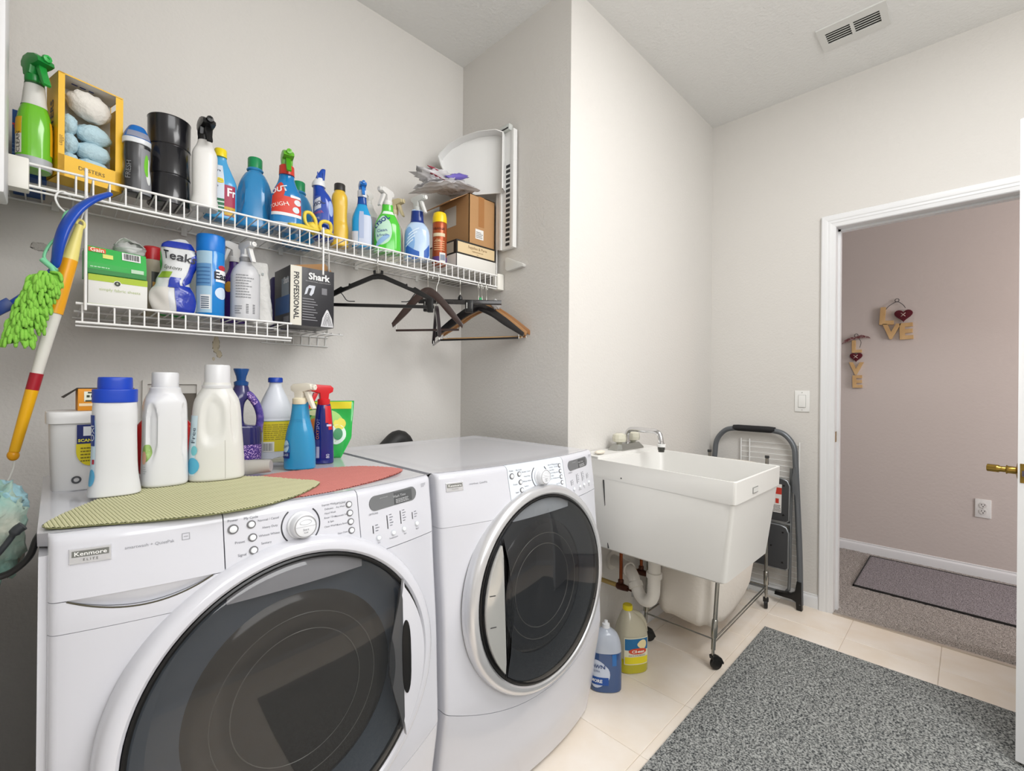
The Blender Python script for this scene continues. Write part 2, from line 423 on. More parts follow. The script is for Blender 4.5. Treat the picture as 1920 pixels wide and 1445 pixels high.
for s_, y_ in ((-1, 0), (1, .035)):
    r_ = lathe('rose', [(.0, 0), (.032, 0), (.033, .004), (.026, .009), (.012, .012), (.012, .03), (.015, .034), (.0, .036)], BRASS, lev, 28)
    r_.rotation_euler = (PI/2 if s_ < 0 else -PI/2, 0, 0); r_.location = (0, y_, 0)
    tube('lever', smooth_path([(0, y_+s_*.034, 0), (.002, y_+s_*.045, 0), (.0, y_+s_*.060, .0), (-.002, y_+s_*.078, .0)], 4), [.0095]*6+[.0125]*7, BRASS, lev, 12)
# the lever in the photograph reads as a straight round knob stem: latch plate on the door edge
lp = box('latch_plate', DL-.0005, DL+.0015, .005, .030, .872, .932, BRASS, dr, .001)
box('latch_bolt', DL, DL+.009, .010, .025, .893, .911, mat('bolt_steel', '#7d7686', .3, metal=1), dr, .002)
for z_ in (.879, .925):
    s_ = lathe('screw', [(0, 0), (.003, 0), (.003, .001), (0, .0014)], GASK, dr, 10); s_.rotation_euler = (0, PI/2, 0); s_.location = (DL+.0015, .0175, z_)
for z_ in (.25, 1.0, 1.75):
    tube('hinge', [(0.0, -.006, z_-.045), (0, -.006, z_+.045)], .006, BRASS, dr, 10)

# ------------------------------------------------------------------ small wall fittings
PLATE = pl('#e9e9e6', .3)
def wall_plate(name, label, cat, x, y, z, kind):
    t = thing(name, label, cat, (x, y, z))
    box('plate', -.006, 0, -.036, .036, -.058, .058, PLATE, t, .003)
    if kind == 'switch':
        box('rocker', -.011, -.005, -.017, .017, -.033, .033, PLATE, t, .002)
        boxes('bezel', [(-.0068, -.005, -.0185, .0185, -.0345, .0345)], pl('#b9b9b5', .5), t)
    else:
        for s in (-1, 1):
            r = lathe('receptacle', [(0, 0), (.0165, 0), (.017, .003), (.0, .003)], pl('#dedcd8', .35), t, 24)
            r.rotation_euler = (0, -PI/2, 0); r.location = (-.006, 0, s*.0195)
            boxes('socket_slot', [(-.0096, -.0088, -.0085, -.0055, s*.0195+.001, s*.0195+.009), (-.0096, -.0088, .0055, .0085, s*.0195+.001, s*.0195+.009), (-.0096, -.0088, -.0025, .0025, s*.0195-.0095, s*.0195-.004)], GASK, t)
    for z_ in ((-.048, .048) if kind == 'switch' else (0,)):
        s = lathe('screw', [(0, 0), (.003, 0), (.003, .001), (0, .0014)], pl('#bcbcb8', .4), t, 10); s.rotation_euler = (0, -PI/2, 0); s.location = (-.006, 0, z_)
wall_plate('light_switch', 'white rocker light switch on the wall left of the doorway', 'switch', XE, .652, 1.112, 'switch')
wall_plate('wall_outlet', 'white double power outlet low on the hallway wall', 'outlet', XH, -.062, .436, 'outlet')
# ceiling vent
v = thing('ceiling_vent', 'white slotted air vent in the ceiling above the doorway', 'vent', (2.525, .382, ZC))
VM = mat('vent_paint', '#d9d9d6', .5)
boxes('frame', [(-.088, -.042, -.125, .125, -.006, 0), (.042, .088, -.125, .125, -.006, 0), (-.042, .042, -.125, -.098, -.006, 0), (-.042, .042, .098, .125, -.006, 0), (-.042, .042, -.006, .006, -.006, 0)], VM, v)
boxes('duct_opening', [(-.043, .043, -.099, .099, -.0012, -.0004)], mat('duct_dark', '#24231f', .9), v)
sl = None
for g in (-1, 1):
    for k in range(6):
        x_ = -.042+.0168*k
        me = box_me(-.0024, .0024, -.046, .046, -.0005, .0005)
        if sl is None: sl = link('slat', me, VM, v, smooth=False); o = sl
        else: o = sl.copy(); C.objects.link(o)
        o.location = (x_, g*.052, -.0026)
# love signs on the hallway wall
WOODL = mat('pale_wood', '#c7a06c', .6, noise=(14, '#d6b27e', .3, .7, 4))
HEART = mat('dark_red_felt', '#5a1420', .85)
def heart_pts(s, n=28):
    o = []
    for i in range(n):
        a = 2*PI*i/n; x = 16*math.sin(a)**3; y = 13*math.cos(a)-5*math.cos(2*a)-2*math.cos(3*a)-math.cos(4*a); o.append((x/17*s, y/17*s*.95))
    return o
def letter(ch, h, d, t, y, z, rot=0, parent=None):
    vs, fs = text_data(ch, h*1.38, .045)
    me = plain([(0, -x, zz) for x, zz in vs], fs)
    bm = bmesh.new(); bm.from_mesh(me); bmesh.ops.remove_doubles(bm, verts=bm.verts, dist=1e-5)
    r = bmesh.ops.extrude_face_region(bm, geom=bm.faces[:]); bmesh.ops.translate(bm, vec=(-d, 0, 0), verts=[e for e in r['geom'] if isinstance(e, bmesh.types.BMVert)])
    bmesh.ops.recalc_face_normals(bm, faces=bm.faces); bm.to_mesh(me); bm.free()
    o = link('letter_'+ch.lower(), me, WOODL, parent, smooth=False); o.location = (-.004, y, z); o.rotation_euler = (rot, 0, 0); return o
def felt_heart(parent, y, z, s):
    h = prism('felt_heart', [(p[0], p[1]) for p in heart_pts(s)], .016, HEART, parent, axis='x', bev=.003); h.location = (-.014, y, z)
    tubes('stitch', [[(-.0235, -.012, -.012), (-.0235, .012, .012)], [(-.0235, -.012, .012), (-.0235, .012, -.012)]], .0018, pl('#d8c9bd', .8), h)
    return h
a = thing('love_sign', 'wooden LOVE sign with dark red felt heart as O, right of the tall narrow one', 'wall decoration', (XH, .362, 1.64))
letter('L', .115, .016, 1, .058, .048, .06, a); felt_heart(a, -.035, .052, .052)
letter('V', .10, .016, 1, .030, -.062, .05, a); letter('E', .105, .016, 1, -.048, -.066, -.03, a)
tube('hanging_wire', smooth_path([(-.012, .06, .10), (-.012, .04, .125), (-.01, 0, .148), (-.012, -.03, .125), (-.012, -.045, .10)], 4), .0018, GASK, a)
tube('wire_loop', [(-.01, .011*math.cos(t_*PI/6), .158+.011*math.sin(t_*PI/6)) for t_ in range(12)], .0018, GASK, a, closed=True)
b_ = thing('love_sign', 'narrow vertical wooden LOVE sign with plaid bow and red heart nearest the door jamb', 'wall decoration', (XH, .588, 1.37))
letter('L', .085, .014, 1, -.0, .115, 0, b_); felt_heart(b_, .0, .045, .040); letter('V', .085, .014, 1, .0, -.045, .03, b_); letter('E', .085, .014, 1, -.006, -.14, -.02, b_)
BOW = mat('plaid_ribbon', '#6d3a3c', .8, noise=(120, '#a08a86', .45, .6, 1))
for s in (-1, 1):
    prism('bow_tail', [(0, -.004), (s*.03, -.016 if s > 0 else -.002), (s*.085, -.006 if s < 0 else -.038), (s*.07, .008 if s < 0 else -.012), (s*.03, .022 if s < 0 else .008), (0, .01)], .006, BOW, b_, axis='x').location = (-.02, 0, .180)
tube('wire_loop', [(-.012, .011*math.cos(t_*PI/6), .20+.012*math.sin(t_*PI/6)) for t_ in range(12)], .0018, GASK, b_, closed=True)
tube('hanging_wire', smooth_path([(-.012, -.01, .185), (-.014, -.028, .15), (-.012, -.02, .11)], 4), .0015, GASK, b_)

# ------------------------------------------------------------------ washer and dryer
HW = .3425; YO = 1.28
def interp(tab, z):
    if z <= tab[0][0]: return tab[0][1]
    for i in range(len(tab)-1):
        a, b = tab[i], tab[i+1]
        if z <= b[0]: t = (z-a[0])/(b[0]-a[0]); t = t*t*(3-2*t)*.4+t*.6; return a[1]+(b[1]-a[1])*t
    return tab[-1][1]
EDG = [(0, .982), (.18, .95), (.357, .924), (.55, .932), (.82, .955), (.955, .972)]
CEN = [(0, .938), (.15, .905), (.28, .896), (.55, .897), (.82, .905), (.955, .932)]
def FY(x, z):
    u = max(-1, min(1, x/HW)); e, c = interp(EDG, z), interp(CEN, z)
    y = e-(e-c)*(1-abs(u)**2.2)
    if z > .940: t = min(1, (z-.940)/.014); y += .014*(1-math.sqrt(max(0, 1-t*t)))
    if abs(x) > HW-.012: t = (abs(x)-(HW-.012))/.012; y += .010*(1-math.sqrt(max(0, 1-min(1, t)**2)))
    return y-YO
def SP(x, z, off=0): return (x, FY(x, z)-off, z)
def patch(name, x0, x1, lo, hi, m, parent, nx=24, nz=24, th=.03, hole=None, off=0):
    lo_ = lo if callable(lo) else (lambda x: lo); hi_ = hi if callable(hi) else (lambda x: hi)
    xs = [x0+(x1-x0)*i/nx for i in range(nx+1)]
    if x0 <= -HW+.001: xs = [x0, x0+.003, x0+.007]+[x0+.012+(x1-x0-.012)*i/nx for i in range(nx+1)]
    if x1 >= HW-.001: xs = [x for x in xs if x < x1-.013]+[x1-.012, x1-.007, x1-.003, x1]
    nx = len(xs)-1; vs = []; top = [lo_(xs[0]), hi_(xs[0])]; n = (nx+1)*(nz+1)
    for back in (0, 1):
        for j in range(nz+1):
            for x in xs:
                a, b = lo_(x), hi_(x); t = j/nz
                if b > .95: t = 1-(1-t)**2 if nz > 6 else t
                z = a+(b-a)*t; p = SP(x, z, off)
                vs.append(p if not back else (p[0], p[1]+th, min(z, .938)))
    fs = []; W_ = nx+1
    def keep(i, j):
        if not hole: return True
        return not all((vs[q][0]-hole[0])**2+(vs[q][2]-hole[1])**2 < hole[2]**2 for q in (j*W_+i, j*W_+i+1, (j+1)*W_+i+1, (j+1)*W_+i))
    for j in range(nz):
        for i in range(nx):
            if keep(i, j):
                a = j*W_+i; fs.append([a, a+1, a+W_+1, a+W_]); fs.append([n+a+W_, n+a+W_+1, n+a+1, n+a])
    for i in range(nx): fs.append([i+1, i, n+i, n+i+1]); a = nz*W_+i; fs.append([a, a+1, n+a+1, n+a])
    for j in range(nz): a = j*W_; fs.append([a, a+W_, n+a+W_, n+a]); a += nx; fs.append([a+W_, a, n+a, n+a+W_])
    me = plain(vs, fs); return link(name, sharp(me, 30), m, parent)
GLASS = mat('tinted_glass', '#1a1d22', .03, ior=1.75, alpha=.50, coat=.3)
BTN = pl('#eceff2', .2)
def appliance(cx, kind):
    wash = kind == 'washer'
    t = thing(kind, 'white front-loading washing machine with placemats and detergent on top' if wash else 'white front-loading clothes dryer with chrome door ring in the corner', kind, (cx, YO, 0))
    # cabinet
    XW = .012 if wash else 0
    prism('cabinet', [(a-YO, b) for a, b in [(1.60, .018), (1.60, .922), (.985, .922), (.968, .82), (.945, .5), (.945, .357), (.965, .15), (.99, .018)]], 2*HW-.004+XW, WHITE2, t, axis='x').location = (-XW/2, 0, 0)
    for sx in (-1, 1):
        for yy in (1.03, 1.55): lathe('foot', [(.022, 0), (.022, .008), (.012, .012), (.012, .02)], GASK, t, 16).location = (sx*.29, yy-YO, 0)
    # top panel with shallow recessed field
    nx, ny = 30, 24; vs = []; fs = []
    for j in range(ny+1):
        for i in range(nx+1):
            x = -HW-XW+(2*HW+XW)*i/nx; yf = FY(x, .954)+(.008 if x < -HW else 0); y = yf+(1.60-YO-yf)*(j/ny)
            dx = min(HW-abs(x), .04)/.04; dy = min(y-yf, 1.60-YO-y, .05)/.05; q = max(0, min(dx, dy)-.5)*2
            edge = min(HW-abs(x), .006)
            vs.append((x, y, .955-.003*(q > 0)*min(1, q*3)-(0 if edge > .005 else .002)))
    n = len(vs)
    for j in range(ny+1):
        for i in range(nx+1): p = vs[j*(nx+1)+i]; vs.append((p[0], p[1]+(.03 if j < 2 else 0), .926))
    for j in range(ny):
        for i in range(nx): a = j*(nx+1)+i; fs.append([a, a+1, a+nx+2, a+nx+1])
    for i in range(nx): fs.append([i+1, i, n+i, n+i+1]); a = ny*(nx+1)+i; fs.append([a, a+1, n+a+1, n+a])
    for j in range(ny): a = j*(nx+1); fs.append([a, a+nx+1, n+a+nx+1, n+a]); a += nx; fs.append([a+nx+1, a, n+a, n+a+nx+1])
    link('top_panel', sharp(plain(vs, fs), 50), WHITE, t)
    boxes('top_gap', [(-HW+.004, HW-.004, 1.0-YO, 1.59-YO, .9215, .9265)], GASK, t)
    # front panels
    dl, dr_ = -.124, .1275; g = .0009; DC = (0, .591)
    seam = lambda x: .357-.085*(1-(x/HW)**2)
    zl = .81 if wash else .818
    backing = patch('front_seal', -HW+.006, HW-.006, lambda x: .03, lambda x: .93, GASK, t, 24, 20, .01, hole=(0, .591, .285), off=-.016)
    up = lambda x: (zl-g if x < dl else (.80 if x < dr_ else .818-g))
    patch('front_panel', -HW, HW, lambda x: seam(x)+g, up, WHITE, t, 44, 40, .045, hole=(0, .591, .287))
    patch('toe_panel', -HW, HW, .02, lambda x: seam(x)-g, WHITE, t, 30, 12, .045)
    if wash:
        # dispenser drawer: face above an arched scooped grip
        arch = lambda x: .857-.0245*max(0, 1-((x+.232)/.092)**2)
        dw = patch('drawer', -HW, dl-g, lambda x: .857+.0, .954, WHITE, t, 14, 12, .04)
        ap = patch('drawer_lip', -HW, dl-g, zl, lambda x: (arch(x) if abs(x+.232) < .092 else .857)-.0012, WHITE, t, 30, 8, .03)
        vs = []; fs = []; N = 24
        for i in range(N+1):
            x = -.232-.092+.184*i/N; a = arch(x)
            for k in range(5): z = .857+(a-.857)*k/4; vs.append(SP(x, z, -.001-.010*(k/4)**1.0*(1-abs((x+.232)/.092)**3)))
        for i in range(N):
            for k in range(4): q = i*5+k; fs.append([q, q+5, q+6, q+1])
        link('grip_recess', plain(vs, fs), WHITE2, dw)
        tube('grip_shadow_line', [SP(-.232-.09+.18*i/N, arch(-.232-.09+.18*i/N)-.0005, -.0005) for i in range(N+1)], .0013, mat('grip_gap', '#4a4638', .7), dw)
    else:
        dw = patch('left_panel', -HW, dl-g, zl, .954, WHITE, t, 14, 12, .04)
    cp = patch('control_panel', dl+g, dr_-g, .80, .954, WHITE if wash else mat('panel_blue_white', '#dfe6ee', .2, coat=.3), t, 20, 16, .03)
    rp = patch('display_panel', dr_+g, HW, .818+g, .954, WHITE, t, 16, 14, .04)
    # badge
    bx, bz = (-.296, .9195) if wash else (-.296, .918)
    fn = lambda u, v, o=0: SP(bx+u, bz+v, o)
    wb = .0235
    vs = [fn(u*wb, v*.0105, .0022) for u in (-1, 1) for v in (-1, 1)]+[fn(u*wb*1.04, v*.0115, 0) for u in (-1, 1) for v in (-1, 1)]
    bd = link('badge', mesh_from(vs, [[0, 1, 3, 2], [4, 6, 7, 5], [0, 2, 6, 4], [1, 5, 7, 3], [0, 4, 5, 1], [2, 3, 7, 6]]), SATIN, t, smooth=False)
    quads('badge_band', lambda u, v: fn(u, v, .0026), [(-.021, .021, -.001, .008)], pl('#6f706c', .4), bd)
    flat_text('Kenmore', .0085, lambda u, v: fn(u, v+.0034, .003), pl('#f2f2f0', .4), bd, .01, sx=1.15)
    flat_text('E L I T E', .005, lambda u, v: fn(u, v-.0055, .003), pl('#55554f', .4), bd)
    flat_text('smartwash + QuietPak' if wash else 'smartheat  QuietPak', .0068, lambda u, v: SP(bx+.071+u, bz+.002+v, .0006), ink('#8d8f96'), t)
    if wash:
        quads('energy_mark', lambda u, v: SP(bx+.118+u, bz+.006+v, .0006), [(-.0055, .0055, .0045, .0055), (-.0055, .0055, -.0055, -.0045), (-.0055, -.0045, -.0055, .0055), (.0045, .0055, -.0055, .0055), (-.003, .003, -.0006, .0006)], ink('#9a9ca2'), t)
    # buttons
    INK = ink('#6a6c74'); DK = ink('#3a3b40')
    def button(x, z, r, big=True, parent=cp):
        n = Vector(SP(x, z, 1))-Vector(SP(x, z, 0)); o = bpy.data.objects.new('button', lathe_me([(r*1.28, -.001), (r*1.28, .0010), (r*.98, .0012), (r*.96, .001), (r*.94, .003), (r*.7, .0042), (0, .0045)], 20)); C.objects.link(o)
        o.data.materials.append(BTN)
        for p in o.data.polygons: p.use_smooth = True
        o.parent = parent; o.location = SP(x, z, 0); o.rotation_euler = (PI/2-.1, 0, 0)
        rg = lathe('button_ring', [(r*.99, .0012), (r*1.0, .0020), (r*1.34, .0018), (r*1.36, .0)], pl('#6f6f72' if big else '#c9ccd2', .3), o, 20, cap=False)
        return o
    LM = [(-.1095, .924, .0064), (-.0805, .927, .0055), (-.0795, .904, .0055), (-.0790, .882, .0055)]
    for x, z, r in LM: button(x, z, r)
    for x, z in ((.1065, .930), (.107, .9125), (.1073, .895), (.1075, .8775)): button(x, z, .0052)
    for x, z in ((.1705, .847), (.2105, .848), (.2415, .849), (.2825, .851)): button(x, z, .0050, False, rp)
    fT = lambda x, z: (lambda u, v: SP(x+u, z+v, .0007))
    flat_text('Power', .0062, fT(-.1095, .939), INK, cp)
    flat_text('My Cycle', .0062, fT(-.0805, .939), INK, cp)
    flat_text('Preset', .0062, fT(-.100, .900), INK, cp); flat_text('Signal', .0062, fT(-.0975, .878), INK, cp)
    # dial
    kx, kz = .006, .909
    kb = bpy.data.objects.new('dial', lathe_me([(.0265, -.001), (.0265, .004), (.024, .006), (.0225, .02), (.0205, .0235), (.019, .0245), (0, .0245)], 40)); C.objects.link(kb)
    kb.data.materials.append(pl('#e4e6ea', .22)); kb.parent = cp; kb.location = SP(kx, kz, 0); kb.rotation_euler = (PI/2-.1, 0, 0)
    for p in kb.data.polygons: p.use_smooth = True
    lathe('dial_rim', [(.0205, .0240), (.0206, .0252), (.0192, .0256), (.0190, .0246)], SATIN if not wash else pl('#9a9a9c', .3), kb, 40, cap=False)
    fk = lambda u, v: (u, v, .0249)
    quads('dial_line', fk, [(-.0185, .0185, -.0004, .0004)], ink('#b5b7bb'), kb)
    flat_text('Start', .0058, lambda u, v: (u, v-.006, .0249), INK, kb); flat_text('hold', .0042, lambda u, v: (u, v-.0115, .0249), INK, kb)
    tube('dial_mark', [(.011*math.cos(a*PI/8), .008+.0045*math.sin(a*PI/8), .0249) for a in range(16)], .00035, ink('#b5b7bb'), kb, 4, closed=True)
    for a0, a1 in ((128, 228), (-52, 48)):
        tube('dial_scale', [SP(kx+.036*math.cos(math.radians(a0+(a1-a0)*i/14)), kz+.036*math.sin(math.radians(a0+(a1-a0)*i/14)), .0004) for i in range(15)], .0013, DK, cp, 6)
    for k, s in enumerate(('Normal / Casual', 'Heavy Duty', 'Whitest Whites', 'Sanitary')): flat_text(s, .0055, fT(kx-.0575+.004*(k in (1, 2))-.002*k, kz+.022-.0135*k), INK, cp)
    for k, s in enumerate(('Express Wash', 'Delicates', 'Hand Wash', 'Rinse / Drain', '& Spin', 'Clean Washer')): flat_text(s, .005, fT(kx+.057+.002*(k > 1), kz+.029-.0085*k), INK, cp)
    flat_text('OPTIONS', .0056, fT(.088, .936), INK, cp)
    for k, s in enumerate(('Pre Wash', 'Automatic Soil', 'Extra Rinse', 'Stain Clean')): flat_text(s, .0048, fT(.088, .929-.0172*k), INK, cp)
    # display
    x0, x1, z0, z1 = .136, .292, .9, .9; pts = []
    cxd, czd, hl, hh, sk = .2215, .9215, .0665, .0155, .0015
    def DP(u, v, o): return SP(cxd+u, czd+v+sk*u/.07, o)
    vs = []; fs = []; N = 30
    ring = [(hl-.015+hh*math.cos(-PI/2+PI*i/10), hh*math.sin(-PI/2+PI*i/10)) for i in range(11)]+[(-hl+.015+hh*math.cos(PI/2+PI*i/10), hh*math.sin(PI/2+PI*i/10)) for i in range(11)]
    vs = [DP(0, 0, .0016)]+[DP(u, v, .0016) for u, v in ring]+[DP(u*1.01, v*1.04, 0) for u, v in ring]; k = len(ring)
    fs = [[0, 1+i, 1+(i+1) % k] for i in range(k)]+[[1+i, 1+k+i, 1+k+(i+1) % k, 1+(i+1) % k] for i in range(k)]
    ds = link('display', sharp(mesh_from(vs, fs), 30), pl('#707274', .18), rp)
    quads('display_window', lambda u, v: DP(u, v, .0024), [(0, .052, -.0125, .0125)], pl('#56585a', .15), ds)
    flat_text('Wash Time', .008, lambda u, v: DP(u+.014, v+.004, .003), ink('#b9bbbd'), ds)
    lines_of_print(lambda u, v: DP(u, v, .003), .003, .046, -.011, -.001, 3, ink('#b9bbbd'), ds, 5)
    flat_text('smartwash', .005, lambda u, v: DP(u-.03, v+.009, .003), ink('#a3a5a7'), ds)
    flat_text('OPTIONS', .0055, fT(.163, .899), INK, rp)
    for j, (x, zt, n_) in enumerate(((.1585, .870, 3), (.197, .884, 5), (.235, .886, 5), (.271, .875, 3))):
        quads('level_bar', fT(x, zt), [(-.0011, .0011, (-.011 if n_ == 3 else -.024), .005)], DK, rp)
        quads('print', fT(x+.006, zt), [(0, .007+.003*(i % 2), .004-.0058*i, .0055-.0058*i) for i in range(n_)], INK, rp)
    for j, (x, z) in enumerate(((.1705, .8385), (.2105, .8395), (.2445, .8395), (.2835, .841))): flat_text(('Soil', 'Temperature', 'Spin', 'Signal')[j], .0046, fT(x, z-.0015), INK, rp)
    lines_of_print(fT(.316, .936), -.009, .006, -.004, .006, 3, ink('#a3a5ab'), rp, 4)
    # door
    door = bpy.data.objects.new('door', None); C.objects.link(door); door.parent = t
    door.location = (0, .885-YO, .591); door.rotation_euler = (PI/2-.05, 0, 0)
    RM = WHITE if wash else SATIN
    lathe('door_ring', [(.298, -.034), (.297, -.018), (.293, -.007), (.287, -.001), (.280, .002), (.272, .002), (.267, -.002), (.2655, -.03)], RM, door, 96, cap=False)
    lathe('door_gasket', [(.2665, -.012), (.2655, .0005), (.262, .002), (.2585, .0005), (.2575, -.02)], BLACK, door, 96, cap=False)
    lathe('door_glass', [(.259, -.003), (.256, .0035), (.25, .006), (.235, .010), (.20, .0165), (.15, .0225), (.10, .0265), (.05, .0285), (0, .029)], GLASS, door, 96, cap=False)
    lathe('door_inner_rim', [(.262, -.012), (.250, -.022), (.21, -.026), (.190, -.024), (.186, -.028)], mat('inner_rim_'+kind, '#676f79' if wash else '#3d4146', .3), door, 64, cap=False)
    lathe('door_bowl', [(.190, -.024), (.18, -.018), (.165, -.014), (.12, -.018), (0, -.026)], mat('bowl_'+kind, '#49453f' if wash else '#27292d', .12, ior=1.6), door, 64, cap=False)
    lathe('drum', [(.262, -.012), (.262, -.05), (0, -.052)], mat('drum_dark', '#26282b', .5), door, 48, cap=False)
    for rr_, hh_ in ((.150, -.0148), (.118, -.0172)): lathe('bowl_ridge', [(rr_, hh_), (rr_+.001, hh_+.0010), (rr_+.002, hh_)], mat('bowl_ridge', '#7d7a74', .2), door, 64, cap=False)
    # handle segment of the rim
    s = 1 if wash else -1; R_ = .2575; xc = .196; pts = []
    a0 = math.acos(xc/R_)
    if wash: arc = [(xc+.012-.034*math.cos(PI/2*(-1+2*i/12))**1.6, math.sqrt(R_**2-xc**2)*(-1+2*i/12)) for i in range(13)]
    else: arc = [(xc-.016*math.cos(PI/2*(-1+2*i/12)), math.sqrt(R_**2-xc**2)*(-1+2*i/12)) for i in range(13)]
    rim = [(R_*math.cos(a0-2*a0*i/16), R_*math.sin(a0-2*a0*i/16)) for i in range(17)]
    P = [(s*x, y) for x, y in arc+rim[1:-1]]
    seg = prism('handle_panel', P, .010, WHITE if wash else mat('mirror_silver', '#cfcfcc', .12, metal=.6), door, axis='z', bev=.001); seg.location = (0, 0, .0125)
    ov = [(s*(.213+.011*math.cos(2*PI*i/24)), .078*math.copysign(abs(math.sin(2*PI*i/24))**.6, math.sin(2*PI*i/24))) for i in range(24)]
    if wash:
        h = prism('handle_grip', ov, .010, BLACK, door, axis='z', bev=.002); h.location = (-.002, 0, .0155)
        cr = [(.203-.030*math.cos(PI/2*(-1+2*i/12))**1.5, .150*(-1+2*i/12)) for i in range(13)]+[(.208+.008*0-.0, .150*(1-2*i/12)) for i in range(1, 12)]
        h2 = prism('handle_pocket', cr, .008, mat('smoke_plastic', '#4a4b4d', .15), door, axis='z', bev=.001); h2.location = (-.004, 0, .0145)
    else:
        cr = [(-(.184-.026*math.cos(PI/2*(-1+2*i/12))**1.2), .150*(-1+2*i/12)) for i in range(13)]+[(-(.1815-.0155*math.cos(PI/2*(1-2*i/12))), .150*(1-2*i/12)) for i in range(1, 12)]
        h2 = prism('handle_pocket', cr, .006, BLACK, door, axis='z', bev=.001); h2.location = (0, 0, .0145)
        for zz in (-.03, .05): tubes('panel_tick', [[(-.246, zz, .0178), (-.226, zz-.004, .0178)]], .0012, GASK, door)
    return t
washer = appliance(.3375, 'washer')
dryer = appliance(1.0415, 'dryer')
tag(tube('exhaust_hose', smooth_path([(.93, 1.74, .0), (.93, 1.70, .2), (.95, 1.72, .78), (1.02, 1.745, .925), (1.09, 1.745, .9), (1.13, 1.72, .5)], 8), .042, mat('black_hose', '#232323', .55), None, 18), 'black flexible hose arching behind the dryer against the wall', 'hose')

# ------------------------------------------------------------------ wire shelves
def wire_shelf(name, label, x0, x1, z, yf, yb, lip, n, caps, group=None):
    t = thing(name, label, 'shelf', ((x0+x1)/2, yb, z), group=group); ox, oy, oz = (x0+x1)/2, yb, z
    L = lambda x, y, zz: (x-ox, y-oy, zz-oz)
    wz = z-.0045; me = None
    for k in range(n):
        x = x0+.012+(x1-x0-.024)*k/(n-1)
        if me is None:
            vs, fs = tube_data([(0, yb-.003-oy, wz-oz), (0, yf+.005-oy, wz-oz), (0, yf+.001-oy, wz-oz-.004), (0, yf-oy, z-lip-oz)], .0019, 6); me = sharp(mesh_from(vs, fs), 60); me.materials.append(WIRE)
            for p in me.polygons: p.use_smooth = True
        o = bpy.data.objects.new('deck_wire', me); C.objects.link(o); o.parent = t; o.location = (x-ox, 0, 0)
    for nm, y, zz, r in (('front_rail', yf, z-.004, .0032), ('lip_rail', yf-.001, z-lip, .0034), ('lip_rail', yf+.006, z-lip-.008, .0026), ('back_rail', yb-.004, z-.009, .003), ('middle_rail', (yf+yb)/2-.02, z-.009, .0028)):
        tube(nm, [L(x0, y, zz), L(x1, y, zz)], r, WIRE, t, 8)
    for k in range(int((x1-x0)/.3)+1):
        x = x0+.1+.3*k
        if x < x1-.03: box('wall_clip', x-.008-ox, x+.008-ox, -.008, 0, -.022, .004, pl('#e6e6e2', .4), t, .002)
    for s, x in caps:
        box('end_cap', x-.019-ox, x+.019-ox, yf-.008-oy, yf+.030-oy, -lip-.012, .006, pl('#eceae2', .35), t, .004)
    return t, L
up_, L = wire_shelf('wire_shelf', 'long upper white wire shelf crowded with cleaning bottles', -.100, 1.464, 1.690, 1.533, YA, .055, 51, [(0, -.062), (1, 1.448)])
for xx, zz in ((1.452, 1.95),):
    tube('end_rod', [L(xx, 1.56, 1.68), L(xx, 1.56, 1.84)], .003, WIRE, up_)
tube('end_rod', [L(1.452, 1.56, 1.70), L(1.3, 1.80, 1.70)], .002, WIRE, up_)
prism('end_bracket', [(0, 0), (0, .05), (-.012, .05), (-.105, .008), (-.115, .0), (-.11, -.006), (-.012, -.012)], .02, pl('#dcdcd8', .4), up_, axis='x', bev=.002).location = L(1.459, 1.50, 1.715)
lo_, L2 = wire_shelf('wire_shelf', 'short lower white wire shelf hung under the long upper one', .036, .536, 1.380, 1.533, YA, .050, 17, [])
for k in range(8):
    x = .555+.031*k
    tube('deck_wire', [L2(x, 1.70, 1.3755), L2(x, 1.835, 1.3755), L2(x, 1.837, 1.335)], .0019, WIRE, lo_, 6)
for y, zz, r in ((1.837, 1.371, .003), (1.70, 1.371, .0028), (1.837, 1.335, .0028)): tube('back_rail', [L2(.536, y, zz), L2(.782, y, zz)], r, WIRE, lo_, 6)
for x in (.053, .632):
    tube('hanging_rod', smooth_path([L2(x, 1.526, 1.36 if x < .3 else 1.588), L2(x, 1.526, 1.55), L2(x, 1.526, 1.690), L2(x, 1.531, 1.700), L2(x+.0, 1.540, 1.694)], 4), .0032, WIRE, lo_, 8)
tube('wall_brace', [L2(.655, 1.536, 1.630), L2(.780, 1.836, 1.395)], .0032, WIRE, lo_, 8)
tube('hanging_rod', [L2(.672, 1.832, 1.68), L2(.672, 1.832, 1.38)], .0028, WIRE, lo_, 8)

